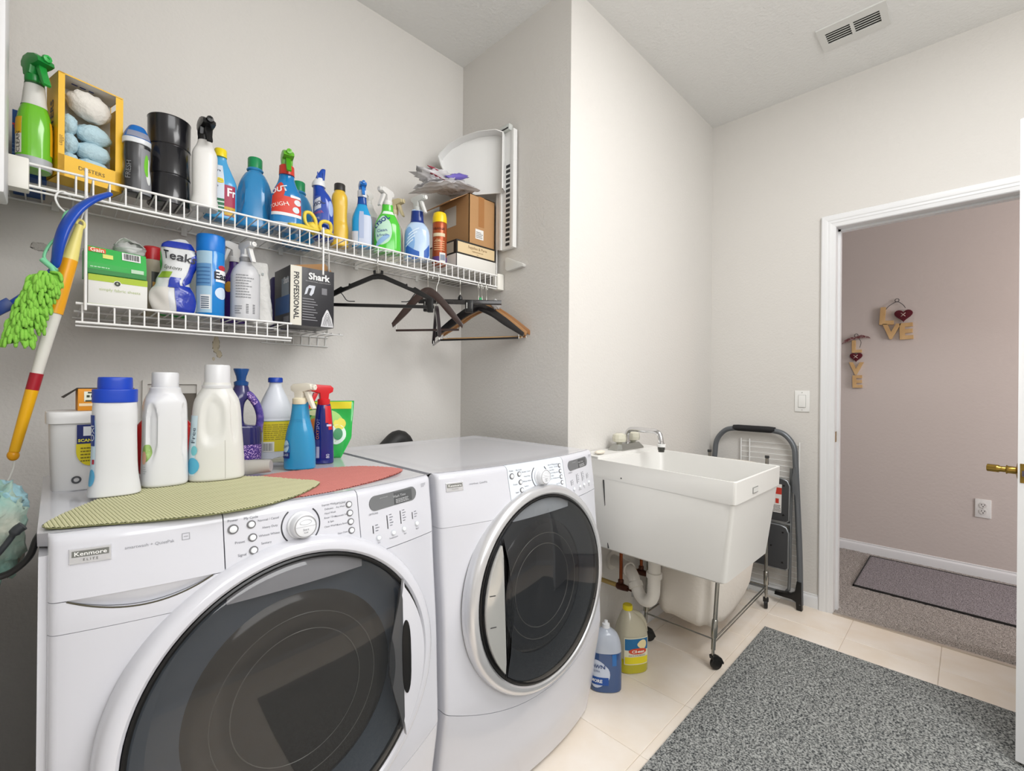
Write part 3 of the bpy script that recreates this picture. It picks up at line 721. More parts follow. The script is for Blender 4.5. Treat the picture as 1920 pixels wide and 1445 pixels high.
# ------------------------------------------------------------------ bottle kit
def spray_head(parent, z, m, mt=None, mn=None, s=1.0, rz=0, mc=None, hood=False, rc=.0155):
    mt = mt or m; mn = mn or m; mc = mc or m
    h = bpy.data.objects.new('spray_head', None); C.objects.link(h); h.parent = parent; h.location = (0, 0, z); h.rotation_euler = (0, 0, rz); h.scale = (s, s, s)
    prof = [(rc, -.002), (rc+.001, 0)]+[(rc+.001, .014), (rc-.002, .0165), (.010, .018)]
    c = lathe('collar', prof, mc, h, 24)
    if hood: P = [(.013, .014), (.016, .030), (.022, .036), (.023, .048), (.014, .060), (-.004, .064), (-.028, .058), (-.043, .047), (-.046, .036), (-.034, .033), (-.016, .032), (-.012, .014)]
    else: P = [(.012, .014), (.014, .032), (.025, .038), (.027, .050), (.018, .058), (-.026, .061), (-.040, .057), (-.044, .050), (-.044, .042), (-.030, .038), (-.014, .034), (-.012, .014)]
    prism('housing', P, .034 if hood else .024, m, h, axis='x', bev=.006 if hood else .004)
    prism('trigger', [(-.016, .036), (-.030, .036), (-.036, .018), (-.046, -.004), (-.050, -.014), (-.045, -.017), (-.034, -.002), (-.026, .014)], .015, mt, h, axis='x', bev=.002)
    n = lathe('nozzle', [(0, 0), (.0085, 0), (.0095, .003), (.0085, .010), (.003, .011), (.003, .009), (0, .009)], mn, h, 8); n.rotation_euler = (PI/2, 0, 0); n.location = (0, -.040, .048)
    return h
def bottle_body(parent, prof, h, w, d, m, name='body', n=2.4, dent=None, seg=40, sub=4):
    """prof rows: (zf, wf, df[, n])"""
    b = Body([(zf*h, wf*w/2, df*d/2, 0, 0, (r[0] if r else n)) for zf, wf, df, *r in prof], sub, dent)
    o = b.build(name, m, parent, seg); return b
SPRAYP = [(0, .90, .88), (.012, .97, .97), (.06, 1, 1), (.42, 1, 1), (.55, .93, .93), (.68, .66, .74), (.78, .46, .56), (.90, .40, .5, 2), (1, .38, .48, 2)]
TRIGP = [(0, .9, .88), (.02, 1, 1), (.5, .98, .98), (.68, .86, .9), (.82, .52, .65), (.9, .4, .52, 2), (1, .38, .5, 2)]
def B(name, label, x, y, z, rz=None, cat='bottle', group=None, ex=0, tilt=0):
    return thing(name, label, cat, (x, y, z), 0, group, rot=(tilt, 0, face(x, y, ex) if rz is None else rz))
U, Lw, WT = 1.690, 1.380, .9525
# ---- upper shelf, from the left
t = thing('detergent_box', 'blue cardboard box at the far left end behind the green sprayer', 'box', (-.038, 1.738, U), .03)
box('carton', -.040, .020, -.09, .09, 0, .156, mat('blue_carton', '#1c4d92', .5), t, .001)
fn = lambda u, v: (u, -.0907, v)
quads('print', fn, [(-.030, -.012, .108, .114), (-.026, -.018, .088, .114)], ink('#e6edf0'), t)
quads('emblem', fn, [(-.040, -.028, .118, .123), (-.037, -.030, .111, .118)], ink('#c5262c'), t)
lines_of_print(fn, -.040, -.008, .02, .08, 6, ink('#5f8cc4'), t, 2, .25)
flat_text('Dish', .03, lambda u, v: (-v-.0, u, -.0006), ink('#d6e2ec'), t)
x, y = -.037, 1.595
t = B('spray_bottle', 'tall lime green spray bottle with green trigger at the left end of the shelf', x, y, U, ex=.1)
g = mat('green_liquid', '#6fc02c', .12, coat=.3); b = bottle_body(t, [(0, .86, .86), (.03, 1, 1), (.40, 1, 1), (.60, .92, .92), (.72, .72, .74), (.78, .66, .68), (.92, .58, .60, 2), (1, .50, .52, 2)], .212, .062, .058, g)
b.label('shrink_band', -PI, PI, .151, .208, pl('#dad9d4', .3), t, nu=40)
b.label('base_band', -PI, PI, .001, .026, pl('#a9adb0', .3), t, nu=40)
b.label('label', -1.5, -.75, .03, .115, ink('#e9e4da'), t); b.label('label_band', -1.5, -.75, .075, .115, ink('#e3b21c'), t, off=.0011); 
b.text('CLEAN', -1.02, .055, .016, ink('#3c3a34'), t, rot=PI/2)
b.label('label', .85, 1.4, .04, .12, ink('#e3b21c'), t)
b.label('neck_stripe', -PI, PI, .204, .209, ink('#2a5a34'), t, nu=40, off=.0012)
spray_head(t, .212, pl('#1e8a3a', .25), pl('#27993f', .25), pl('#2fae4c', .3), 1.0, .35, hood=True, rc=.0165)
# open yellow box with duster refills
t = thing('duster_box', 'open yellow cardboard box packed with white and pale blue duster refills', 'box', (.055, 1.625, U), face(.05, 1.62, .30))
YB = mat('yellow_carton', '#edb91a', .45); W_, H_, D_ = .128, .252, .075
boxes('carton', [(-W_/2, -W_/2+.0015, -D_/2, D_/2, 0, H_), (W_/2-.0015, W_/2, -D_/2, D_/2, 0, H_-.02), (-W_/2, W_/2, D_/2-.0015, D_/2, 0, H_), (-W_/2, W_/2, -D_/2, D_/2, 0, .002), (-W_/2, W_/2, -D_/2, D_/2, H_-.0015, H_)], YB, t)
quads('flap', lambda u, v: (u, -D_/2-.0008, v), [(-W_/2, -W_/2+.012, 0, H_), (W_/2-.016, W_/2, 0, H_-.004), (-W_/2, W_/2, 0, .052), (-W_/2, W_/2, H_-.003, H_)], YB, t)
quads('inner_liner', lambda u, v: (u, D_/2-.002, v), [(-W_/2+.002, W_/2-.002, .002, H_-.002)], pl('#cfcfcb', .7), t)
quads('lid_print', lambda u, v: (u, .0-v, H_-.0022), [(-.030, -.018, .0, .006), (-.014, -.002, .0, .006), (.004, .014, .0, .006)], ink('#22408a'), t)
quads('lid_inside', lambda u, v: (u, v, H_-.0019), [(-W_/2+.002, W_/2-.002, -D_/2+.001, D_/2-.002)], pl('#d9d8d4', .7), t)
flat_text('DUSTERS', .030, lambda u, v: (-W_/2-.0006, v, .13+u), ink('#332c20'), t, .02)
flat_text('refills', .012, lambda u, v: (-W_/2+.006+v, -D_/2-.0014, .085+u), ink('#8a6a10'), t)
flat_text('DUSTERS', .013, lambda u, v: (u+.0, -D_/2-.0014, .030+v), ink('#4a3a12'), t)
def lump(name, c, r, m, parent=None, n=(1, 1, 1), amp=.12, seed=1, seg=20, rings=14, f=3.0, **k):
    R = random.Random(seed); ph = [(R.uniform(0, 6), R.uniform(0, 6), R.uniform(0, 6)) for _ in range(4)]; vs = []; fs = []
    for j in range(rings+1):
        th = PI*j/rings
        for i in range(seg):
            a = 2*PI*i/seg; d = Vector((math.sin(th)*math.cos(a), math.sin(th)*math.sin(a), math.cos(th)))
            q = 1+amp*sum(math.sin(f*d.x*(1+k_*.7)+p[0])*math.sin(f*d.y*(1+k_*.5)+p[1])*math.cos(f*d.z*(1+k_*.6)+p[2]) for k_, p in enumerate(ph))/1.6
            vs.append((c[0]+d.x*r[0]*q, c[1]+d.y*r[1]*q, c[2]+d.z*r[2]*q))
    for j in range(rings):
        for i in range(seg): fs.append([j*seg+i, j*seg+(i+1) % seg, (j+1)*seg+(i+1) % seg, (j+1)*seg+i])
    me = mesh_from(vs, fs); bm = bmesh.new(); bm.from_mesh(me); bmesh.ops.remove_doubles(bm, verts=bm.verts, dist=1e-6); bmesh.ops.recalc_face_normals(bm, faces=bm.faces); bm.to_mesh(me); bm.free()
    return link(name, me, m, parent, **k)
BL = mat('pale_blue_fibre', '#bcd8e2', .85, bump=(120, .004, .8))
tag(lump('duster_refill', (0, 0, 0), (.046, .030, .034), mat('white_fibre', '#e8e4dc', .85, bump=(120, .004, .6)), None, seed=2, loc=(.060, 1.618, U+.205)), 'rounded white duster refill on top inside the open yellow box', 'duster refill')
bpy.data.objects['duster_refill'].rotation_euler = (0, .35, face(.05, 1.62, .30))
dd = 0
for k, (px, pz, rx, rz_) in enumerate([(-.036, .155, .018, .026), (-.034, .108, .019, .026), (-.034, .062, .019, .024), (.014, .150, .036, .026), (.014, .104, .036, .025), (.014, .062, .037, .023)]):
    ca, sa = math.cos(face(.05, 1.62, .30)), math.sin(face(.05, 1.62, .30))
    o = lump('duster_refill', (0, 0, 0), (rx, .028, rz_), BL, None, seed=5+k, amp=.10, f=4, loc=(.055+px*ca-0*sa, 1.625+px*sa, U+pz-.012)); o.rotation_euler = (0, 0, face(.05, 1.62, .30))
    tag(o, 'pale blue refill in yellow box, '+('small one at the top of the left column', 'middle one of the left column', 'bottom one of the left column', 'large one directly under the white refill', 'middle one of the wider right column', 'bottom one of the wider right column')[k], 'duster refill', 'pale blue refills inside the yellow box')
x, y = .155, 1.600
t = B('booster_bottle', 'black and grey bottle with blue flip cap beside the yellow box', x, y, U, ex=.2)
b = bottle_body(t, [(0, .9, .9), (.03, 1, 1), (.35, .96, .96), (.55, .86, .9), (.75, .92, .9), (1, .88, .86)], .138, .064, .05, mat('grey_black', '#2b2c2e', .25, coat=.3), n=2.3)
b.label('label', .1, 1.2, .002, .125, ink('#84868a'), t, slant=.0); b.label('label_swirl', .35, .75, .05, .11, ink('#6fbf2c'), t, off=.0012, ell=True); b.label('label_swirl', .45, 1.0, .03, .10, ink('#dfe3e0'), t, off=.001, ell=True)
b.text('FRESH', -.7, .06, .018, ink('#808285'), t, rot=PI/2)
bottle_body(t, [(.728, .98, .96), (.74, 1.0, 1), (.80, 1.0, 1)], .185, .062, .05, pl('#d5d9dc', .25), 'cap_skirt')
c = bottle_body(t, [(.79, .99, .98), (.86, .90, .92), (.95, .66, .74), (.99, .5, .58), (1, .3, .4)], .186, .062, .05, pl('#1668b8', .2), 'cap')
c.label('cap_window', -.9, .9, .150, .166, pl('#8a8fa2', .2), t, off=.001)
x, y = .232, 1.64
t = thing('canister', 'tall plain black ribbed canister open at the top', 'canister', (x, y, U))
r = .0505; H_ = .247; prof = [(r-.002, 0), (r, .002)]
for zz in (.082, .165): prof += [(r, zz-.004), (r-.0014, zz-.002), (r-.0014, zz), (r+.0006, zz+.002), (r, zz+.005)]
prof += [(r, H_-.003), (r+.001, H_-.001), (r+.0005, H_), (r-.0015, H_), (r-.003, H_-.004), (r-.003, .006), (0, .005)]
lathe('shell', prof, mat('black_lacquer', '#1b1b1f', .25, coat=.4, bump=(12, .004, .25)), t, 48)
x, y = .308, 1.585
t = B('spray_bottle', 'plain white spray bottle with black trigger next to the black canister', x, y, U)
b = bottle_body(t, [(0, .94, .94), (.03, 1.02, 1.02), (.10, 1.02, 1), (.22, .93, .95), (.70, .96, .96), (.82, .9, .9), (.93, .62, .66, 2), (1, .52, .56, 2)], .200, .066, .06, pl('#e3e2df', .32))
spray_head(t, .200, BLACK, s=1.0, rz=.25, hood=True, rc=.0165)
x, y = .362, 1.65
t = B('carpet_cleaner', 'blue bottle with yellow cap and red white label behind the white sprayer', x, y, U)
b = bottle_body(t, [(0, .94, .9), (.03, 1, 1), (.5, 1, .98), (.62, .94, .9), (.80, .62, .62), (.93, .40, .40, 2), (1, .36, .38, 2)], .196, .088, .052, mat('sky_blue_plastic', '#4aa2d6', .25, coat=.2), n=2.6)
b.label('label', -1.0, .15, .02, .165, ink('#d5dee8'), t); b.label('label_band', .15, 1.0, .01, .105, ink('#a22c4c'), t); b.label('label_band', -1.0, .15, .018, .06, ink('#1d6a45'), t, off=.0012)
b.label('label_band', -1.0, .15, .035, .039, ink('#d8e4dc'), t, off=.0016); b.label('label_band', -1.0, .15, .048, .052, ink('#d8e4dc'), t, off=.0016)
b.text('age', -.35, .118, .030, ink('#e6cf22'), t, off=.0016, bold=.03); b.text('Stain', -.35, .148, .012, ink('#33445c'), t); b.text('Triple', -.35, .098, .011, ink('#33445c'), t)
b.text('Fr', .62, .082, .036, ink('#f0f0f0'), t, bold=.02); b.label('label_band', .15, 1.0, .012, .038, ink('#c8a22c'), t, off=.0012); b.text('ODOR', .55, .025, .013, ink('#7c2038'), t, off=.0018)
lathe('cap', [(.017, .194), (.017, .216), (.0155, .2185), (0, .2185)], pl('#f0d81e', .3), t, 24)
JBLUE = mat('blue_jug_plastic', '#2f86bd', .18, coat=.3)
def jugdent(zc, zh, tc, tw, amt):
    def f(th, z):
        a = abs(((abs(((th+PI) % (2*PI))-PI))-tc)/tw); b_ = abs((z-zc)/zh)
        r_ = math.sqrt(a*a+b_*b_); return 1-amt*max(0, min(1, (1.15-r_)*3.2)) if r_ < 1.15 else 1
    return f
def blue_jug(label, x, y, s=1.0, ex=0):
    t = B('softener_jug', label, x, y, U, cat='jug', ex=ex)
    bottle_body(t, [(0, .92, .9), (.02, 1, 1), (.35, 1.0, 1), (.55, .95, .96), (.75, .78, .82), (.88, .55, .62), (.93, .40, .5, 2), (1, .38, .48, 2)], .203*s, .110*s, .086*s, JBLUE, dent=jugdent(.095*s, .05*s, .9, .35, .14))
    lathe('cap', [(.0215*s, .200*s), (.0215*s, .232*s), (.020*s, .235*s), (0, .235*s)], pl('#178a52', .35), t, 28)
    lathe('neck_ring', [(.023*s, .192*s), (.025*s, .196*s), (.023*s, .200*s)], JBLUE, t, 28, cap=False)
    return t
blue_jug('large glossy blue jug with green cap, unlabelled side facing out', .466, 1.675, 1.0)
blue_jug('second blue jug with green cap, hidden behind the red and blue sprayer', .638, 1.765, 1.02, .5)
x, y = .537, 1.592
t = B('spray_bottle', 'blue spray bottle with lime trigger, red collar and red white label', x, y, U, ex=.15)
b = bottle_body(t, [(0, .95, .93), (.03, 1, 1), (.12, .97, .96), (.45, .93, .93), (.62, .84, .84), (.78, .58, .62), (.9, .46, .5, 2), (1, .45, .48, 2)], .186, .100, .066, mat('bright_blue', '#1179b8', .15, coat=.4), n=2.5)
b.label('label', -1.2, .95, .045, .100, ink('#cf3b2b'), t); b.label('label_edge', -1.2, .95, .036, .046, ink('#dfe3e6'), t, off=.0011); b.label('emblem', -1.05, -.15, .085, .145, ink('#c9402f'), t, ell=True, off=.0012)
b.label('label_edge', .1, .95, .098, .106, ink('#dfe3e6'), t, off=.0012); b.label('emblem', .3, .9, .075, .095, ink('#d8dbe0'), t, ell=True, off=.0014); b.label('emblem', .2, .7, .05, .07, ink('#cfe0ec'), t, ell=True, off=.0014)
b.label('base_band', -PI, PI, .0, .014, ink('#b9bcbe'), t, nu=40)
b.text('TOUGH', -.62, .068, .018, ink('#f0e6e0'), t, off=.0018, rot=.25); b.text('OUT', -.62, .118, .026, ink('#dfe6ea'), t, off=.0022, bold=.03, rot=.35)
spray_head(t, .192, pl('#67b32e', .3), pl('#4a9a1c', .3), s=.98, rz=.0, hood=True, rc=.0165)
lathe('neck_collar', [(.0235, .176), (.0225, .205), (.018, .209)], pl('#cf3b2b', .3), t, 28)
# yellow gloves / cloth
YG = mat('yellow_rubber', '#e6cd4a', .5)
t = thing('rubber_gloves', 'crumpled yellow rubber gloves lying at the shelf front', 'gloves', (.62, 1.585, U))
for k, (dx, dy, dz, rx, ry, rz_, sd) in enumerate([(-.040, -.028, .008, .050, .010, .008, 3), (.0, .0, .022, .022, .020, .020, 5), (.045, -.005, .014, .020, .02, .014, 8)]): lump('glove_fold', (dx, dy, dz+.002), (rx, ry, rz_), YG, t, amp=.16, seed=sd, f=4)
tube('cuff', smooth_path([(.028, -.02, .05), (.050, -.02, .048), (.058, -.01, .030), (.048, -.01, .012), (.028, -.01, .018), (.018, -.015, .036)], 4, True), .006, YG, t, 8, closed=True)
tube('cuff', smooth_path([(-.030, -.012, .065), (-.012, -.014, .068), (.004, -.014, .046), (.004, -.01, .014), (-.016, -.01, .020), (-.030, -.01, .040)], 4, True), .006, YG, t, 8, closed=True)
x, y = .668, 1.615
t = B('toilet_cleaner', 'royal blue angled bottle with blue cap and white neck', x, y, U, ex=.1)
b = Body([(0, .031, .026, 0, 0, 2.4), (.006, .034, .029, 0, 0, 2.4), (.10, .0335, .029, 0, 0, 2.4), (.145, .030, .027, -.004, 0, 2.3), (.172, .021, .02, -.013, 0, 2), (.185, .017, .018, -.017, 0, 2), (.19, .016, .017, -.018, 0, 2)], 5)
b.build('body', mat('royal_blue', '#0f3fa6', .15, coat=.4), t)
b.label('label', -1.1, -.2, .06, .145, ink('#3d56a0'), t); b.label('label_flash', -1.05, -.25, .098, .136, ink('#c8ccd8'), t, off=.0012, slant=.012); b.text('LYSOL', -.66, .117, .017, ink('#2a3560'), t, off=.0018, rot=.4, bold=.03)
b.text('POWER', -.66, .085, .012, ink('#c9506a'), t, off=.0016, rot=.3); b.text('cling', -.66, .068, .010, ink('#c8ccd8'), t, off=.0016, rot=.3)
b.label('label', .35, 1.0, .08, .135, ink('#9fb3e0'), t, ell=True)
b2 = Body([(.184, .0225, .0215, -.016, 0, 2), (.196, .0215, .021, -.016, 0, 2), (.212, .015, .015, -.012, 0, 2), (.214, .012, .012, -.011, 0, 2)], 4); b2.build('neck', pl('#dcdfe2', .3), t, 28)
b3 = Body([(.205, .0155, .0145, -.013, 0, 3), (.222, .014, .013, -.010, 0, 3), (.240, .0095, .010, -.004, 0, 2.5), (.2485, .007, .007, -.001, 0, 2), (.250, .003, .003, 0, 0, 2)], 4); b3.build('cap', pl('#1647a8', .25), t, 28)
for s in (-1, 1): box('cap_rib', -.012+s*.009-.0015, -.012+s*.009+.0015, -.016, -.008, .205, .232, pl('#1647a8', .25), t, .001)
x, y = .742, 1.65
t = B('cleanser_bottle', 'yellow bottle with black screw cap between two blue cleaners', x, y, U)
b = bottle_body(t, [(0, .94, .92), (.03, 1, 1), (.30, 1, 1), (.45, .86, .9), (.6, .84, .9), (.78, .88, .9), (.9, .82, .84), (.96, .62, .66, 2), (1, .58, .62, 2)], .208, .064, .055, mat('yellow_plastic', '#e2b93a', .28, coat=.2), dent=lambda th, z: 1-.06*max(0, math.cos(th*2))*(1 if .08 < z < .16 else 0))
lathe('cap', [(.0195, .205), (.0195, .228), (.018, .2305), (0, .2305)], pl('#2c2a28', .4), t, 24)
x, y = .805, 1.60
t = B('spray_bottle', 'slim clear blue window cleaner bottle with small blue trigger', x, y, U, ex=.0)
b = bottle_body(t, SPRAYP, .206, .072, .045, mat('blue_window_liquid', '#1496d0', .1, coat=.5), n=2.6)
b.label('shoulder_band', -PI, PI, .158, .188, mat('dark_blue_sleeve', '#0d4896', .2), t, nu=40)
b.label('label', -.2, 1.15, .004, .118, ink('#c3cbdc'), t); b.label('label_stripe', -.2, .12, .03, .13, ink('#a9b6d2'), t, off=.0011); b.label('label', -1.2, -.25, .004, .055, ink('#cdd0d6'), t, off=.001)
lathe('neck_ring', [(.0165, .186), (.0165, .210), (.013, .212)], pl('#d9dee6', .3), t, 24)
spray_head(t, .198, pl('#2c78c8', .25), s=.72, rz=.15, hood=True)
x, y = .890, 1.715
t = B('spray_bottle', 'white spray bottle mostly hidden behind the green sprayer', x, y, U)
b = bottle_body(t, [(0, .95, .9), (.03, 1, 1), (.6, 1, 1), (.8, .86, .9), (.92, .55, .6, 2), (1, .42, .5, 2)], .215, .085, .06, pl('#dcdcda', .35)); b.label('label', -.8, .8, .03, .16, ink('#b5aeb4'), t)
spray_head(t, .215, pl('#dddcd8', .3), s=.85, rz=-.6)
x, y = .910, 1.600
t = B('spray_bottle', 'bright green spray bottle with white trigger and white blue label', x, y, U, ex=.05)
b = bottle_body(t, [(0, .96, .93), (.03, 1, 1), (.35, .98, .98), (.58, .9, .9), (.74, .66, .68), (.86, .44, .5, 2), (1, .40, .46, 2)], .188, .104, .064, mat('bright_green', '#4fc438', .12, coat=.4), n=2.4)
b.label('label', -1.05, .25, .025, .140, ink('#b9dcc4'), t, ell=True); b.text('LYSOL', -.50, .115, .024, ink('#26407c'), t, rot=.75, bold=.03, off=.002); b.text('Clean', -.38, .080, .016, ink('#2d3f92'), t, rot=.2, off=.002); b.text('& Fresh', -.36, .062, .013, ink('#2d3f92'), t, rot=.2, off=.002)
b.label('label_flash', -.85, .1, .030, .055, ink('#8fb4d8'), t, off=.0014, ell=True, slant=.02); b.label('neck_label', -.7, .9, .148, .160, ink('#dfeee2'), t); b.label('base_band', -PI, PI, 0, .006, ink('#c9e0c8'), t, nu=40)
spray_head(t, .188, pl('#dcdbd8', .3), s=1.0, rz=-.75, rc=.017)
x, y = 1.010, 1.72
t = B('spray_bottle', 'cream spray bottle with beige trigger half hidden behind the green one', x, y, U)
b = bottle_body(t, TRIGP, .215, .075, .055, pl('#e6dfcf', .35)); spray_head(t, .212, pl('#cfc29c', .4), s=1.0, rz=.9)
x, y = 1.045, 1.60
t = B('spray_bottle', 'pale blue spray bottle with dark blue neck and clear trigger', x, y, U, ex=.0)
b = bottle_body(t, [(0, .96, .93), (.03, 1, 1), (.5, .98, .98), (.66, .8, .84), (.76, .52, .6, 2), (.9, .46, .52, 2), (1, .44, .5, 2)], .205, .104, .06, mat('frost_blue', '#b9cfea', .2, coat=.3), n=2.6)
b.label('shoulder_band', -PI, PI, .152, .200, mat('navy_sleeve', '#14307c', .2), t, nu=40); b.label('label', -1.2, -.1, .008, .13, ink('#7fa8dc'), t, ell=True); b.label('label_wave', -.9, .1, .004, .045, ink('#2a5cae'), t, off=.0012, slant=-.03); b.label('label_wave', .45, 1.1, .004, .05, ink('#2a5cae'), t, off=.0012, slant=.03)
for k in range(4): b.label('label_wave', -.9+.1*k, -.2+.1*k, .060+.016*k, .066+.016*k, ink('#d3e2f4'), t, off=.0015, slant=.03)
b.label('base_band', -PI, PI, 0, .004, ink('#d8dde6'), t, nu=40)
spray_head(t, .203, mat('clear_plastic', '#d6d8d6', .15, alpha=.75), mt=pl('#e4e4e2', .3), mn=pl('#e8e8e6', .3), s=.98, rz=.8)
x, y = 1.157, 1.600
t = B('aerosol_can', 'orange brown aerosol can with bright yellow cap', x, y, U, cat='can')
lathe('can_body', [(.0285, 0), (.0305, .003), (.0305, .176), (.028, .183), (.024, .187)], mat('orange_tin', '#a8502a', .25, metal=.3), t, 32)
bb = Body([(0, .0305, .0305, 0, 0, 2), (.176, .0305, .0305, 0, 0, 2)], 2)
bb.label('label', -PI, PI, .012, .034, ink('#5a3c78'), t, nu=40); bb.label('label', .0, .9, .010, .050, ink('#dcdad6'), t, off=.0011); bb.label('print', .1, .8, .018, .042, ink('#7f8a9a'), t, off=.0015)
bb.label('label', -1.0, .8, .118, .132, ink('#d8c8a6'), t); bb.text('ORANGE', -.15, .150, .013, ink('#5c2410'), t, bold=.02); bb.text('OIL', -.15, .100, .016, ink('#e4c89a'), t)
for k in range(5): bb.label('print', -.8, .7, .060+.009*k, .063+.009*k, ink('#d8a878'), t, off=.0011)
lathe('cap', [(.0300, .180), (.0300, .205), (.026, .221), (.018, .226), (.014, .222), (0, .222)], pl('#f2cf12', .3), t, 32)
box('nozzle_tip', -.003, .003, -.006, .002, .222, .233, BLACK, t, .001)
# ---- right end of the upper shelf
PAPER = pl('#dcdad4', .6)
t = thing('flat_box', 'white flat box at the bottom of the stack on the right end of the shelf', 'box', (1.335, 1.68, U))
box('carton', -.118, .112, -.12, .11, 0, .062, PAPER, t, .001); boxes('edge', [(-.1185, -.116, -.1208, -.118, 0, .062)], GASK, t)
t = thing('flat_box', 'beige flat box with black edges, second from the bottom of the stack', 'box', (1.335, 1.68, U+.063))
box('carton', -.118, .108, -.12, .11, 0, .060, mat('black_carton', '#26231f', .6), t, .001)
quads('label', lambda u, v: (u, -.1206, v), [(-.112, .102, .006, .052)], ink('#d9c29a'), t); quads('label', lambda u, v: (-.1186, v*1, u), [(.006, .052, -.10, .10)], ink('#b9b2a0'), t)
for k, s_ in enumerate(('Supplies & Parts', 'replacement set', '24')): flat_text(s_, (.017, .010, .008)[k], lambda u, v: (u, -.1212, .038-.012*k+v-.003*(k > 0)), ink('#7a5c3c'), t)
t = thing('cardboard_box', 'brown cardboard box with packing tape and white label on top of the stack', 'box', (1.372, 1.685, U+.125))
X0, X1, Y0, Y1, Z1 = -.076, .078, -.112, .110, .222
boxes('carton', [(X0, X0+.003, Y0, Y1, 0, Z1), (X1-.003, X1, Y0, Y1, 0, Z1), (X0, X1, Y0, Y0+.003, 0, Z1), (X0, X1, Y1-.003, Y1, 0, Z1), (X0, X1, Y0, Y1, 0, .003), (X0, X1, Y0, Y1, Z1-.003, Z1)], CARD, t)
quads('packing_tape', lambda u, v: (u, Y0-.0006, v), [(-.022, .012, .085, Z1)], pl('#a87648', .25), t)
quads('label', lambda u, v: (u, Y0-.0010, v), [(-.040, .008, .028, .072)], ink('#e6e4e0'), t); lines_of_print(lambda u, v: (u, Y0-.0014, v), -.036, .004, .034, .064, 4, ink('#6b6b6b'), t, 6)
quads('label', lambda u, v: (X0-.0006, v, u), [(.10, .19, -.02, .07)], ink('#c9c4bc'), t)
fl = prism('flap', [(0, 0), (.0025, 0), (-.095, -.060), (-.098, -.058)], .20, CARD, t); fl.location = (X0, 0, Z1)
# crumpled plastic bag on top
def crumple(name, x0, x1, y0, y1, fz, amp, m, parent, seed=1, n=34, th=.0012, **k):
    R = random.Random(seed); ph = [(R.uniform(12, 60), R.uniform(12, 60), R.uniform(0, 6)) for _ in range(7)]; vs = []; fs = []
    for j in range(n+1):
        for i in range(n+1):
            x = x0+(x1-x0)*i/n; y = y0+(y1-y0)*j/n; q = sum(abs(math.sin(a*x+b*y+c)) for a, b, c in ph)/7-.6
            vs.append((x+R.uniform(-1, 1)*.0015, y+R.uniform(-1, 1)*.0015, fz(x, y)+amp*q*2))
    for j in range(n):
        for i in range(n): a = j*(n+1)+i; fs.append([a, a+1, a+n+2, a+n+1])
    o = link(name, plain(vs, fs), m, parent, **k); s = o.modifiers.new('thickness', 'SOLIDIFY'); s.thickness = th; return o
CLEAR = mat('clear_film', '#e6e4e6', .2, alpha=.75, spec=.6)
t = thing('plastic_bag', 'crumpled clear plastic bag with purple print lying over the cardboard box', 'bag', (1.25, 1.67, U+.352))
crumple('film', -.17, .10, -.11, .06, lambda x, y: (-.05*max(0, -x-.02)/.15*1.0 if x < -.02 else 0)+.020, .012, CLEAR, t, 3)
crumple('film', -.15, .08, -.09, .05, lambda x, y: (-.045*max(0, -x-.02)/.15 if x < -.02 else 0)+.036, .014, CLEAR, t, 5)
crumple('purple_print', -.09, .08, -.022, .022, lambda x, y: .056+.25*(x+.05), .006, mat('purple_film', '#6f62b4', .3), t, 6, 16).rotation_euler = (0, 0, .12)
crumple('red_seal', -.15, -.06, -.085, -.075, lambda x, y: .022+.3*(x+.15)*-.3, .002, mat('red_film', '#a23a4c', .35), t, 7, 10)
lump('film_bulge', (-.060, -.035, .034), (.115, .060, .030), CLEAR, t, amp=.28, seed=31, f=6, seg=36, rings=22)
lump('purple_band', (-.005, -.092, .050), (.062, .010, .012), mat('purple_film', '#6f62b4', .3), t, amp=.2, seed=5, f=5).rotation_euler = (0, -.32, 0)
lump('red_seal', (-.135, -.080, .040), (.030, .006, .0035), mat('red_film', '#a23a4c', .35), t, amp=.1, seed=6).rotation_euler = (0, .05, 0)
# white appliance door bin standing on its end
t = thing('fridge_bin', 'white plastic refrigerator door bin standing on end against the corner wall', 'bin', (1.452, 1.500, U+.001))
BINM = pl('#e3e3e1', .3)
dvx, dvy = (1.27-1.447), (1.775-1.505); Ln = math.hypot(dvx, dvy); dvx /= Ln; dvy /= Ln   # from right edge to left
nx_, ny_ = -dvy, dvx                                                       # faces the room
if nx_*-1.4+ny_*-1.5 < 0: nx_, ny_ = -nx_, -ny_
OUT = [(0, .372), (0, .625), (.035, .640), (.12, .640), (.20, .622), (.26, .595), (.30, .560), (.31, .545), (.295, .50), (.27, .45), (.262, .372)]
def BPnt(s, z, d): return (s*dvx+nx_*d, .005+s*dvy+ny_*d, z)
n = len(OUT); vs = [BPnt(s, z, 0) for s, z in OUT]+[BPnt(s, z, .004) for s, z in OUT]
link('bin_back', sharp(mesh_from(vs, [list(range(n)), [n+i for i in range(n)][::-1]]+[[i, (i+1) % n, n+(i+1) % n, n+i] for i in range(n)]), 30), BINM, t)
cx_, cz_ = .14, .48; vs = []
for s, z in OUT:
    vs += [BPnt(s, z, 0), BPnt(s, z, .05), BPnt(s+(cx_-s)*.03, z+(cz_-z)*.02, .052), BPnt(s+(cx_-s)*.03, z+(cz_-z)*.02, 0)]
fs = []
for i in range(n-1):
    for k in range(4): fs.append([i*4+k, i*4+(k+1) % 4, (i+1)*4+(k+1) % 4, (i+1)*4+k])
link('bin_rim', sharp(mesh_from(vs, fs), 30), BINM, t)
boxes('side_rail', [(-.006, .010, -.058, .030, .112, .640)], BINM, t)
boxes('side_flange', [(-.004, .002, .030, .062, .12, .640)], BINM, t)
boxes('side_rail_lip', [(-.013, -.006, -.058, -.046, .112, .640), (-.013, -.006, .020, .030, .112, .640)], BINM, t)
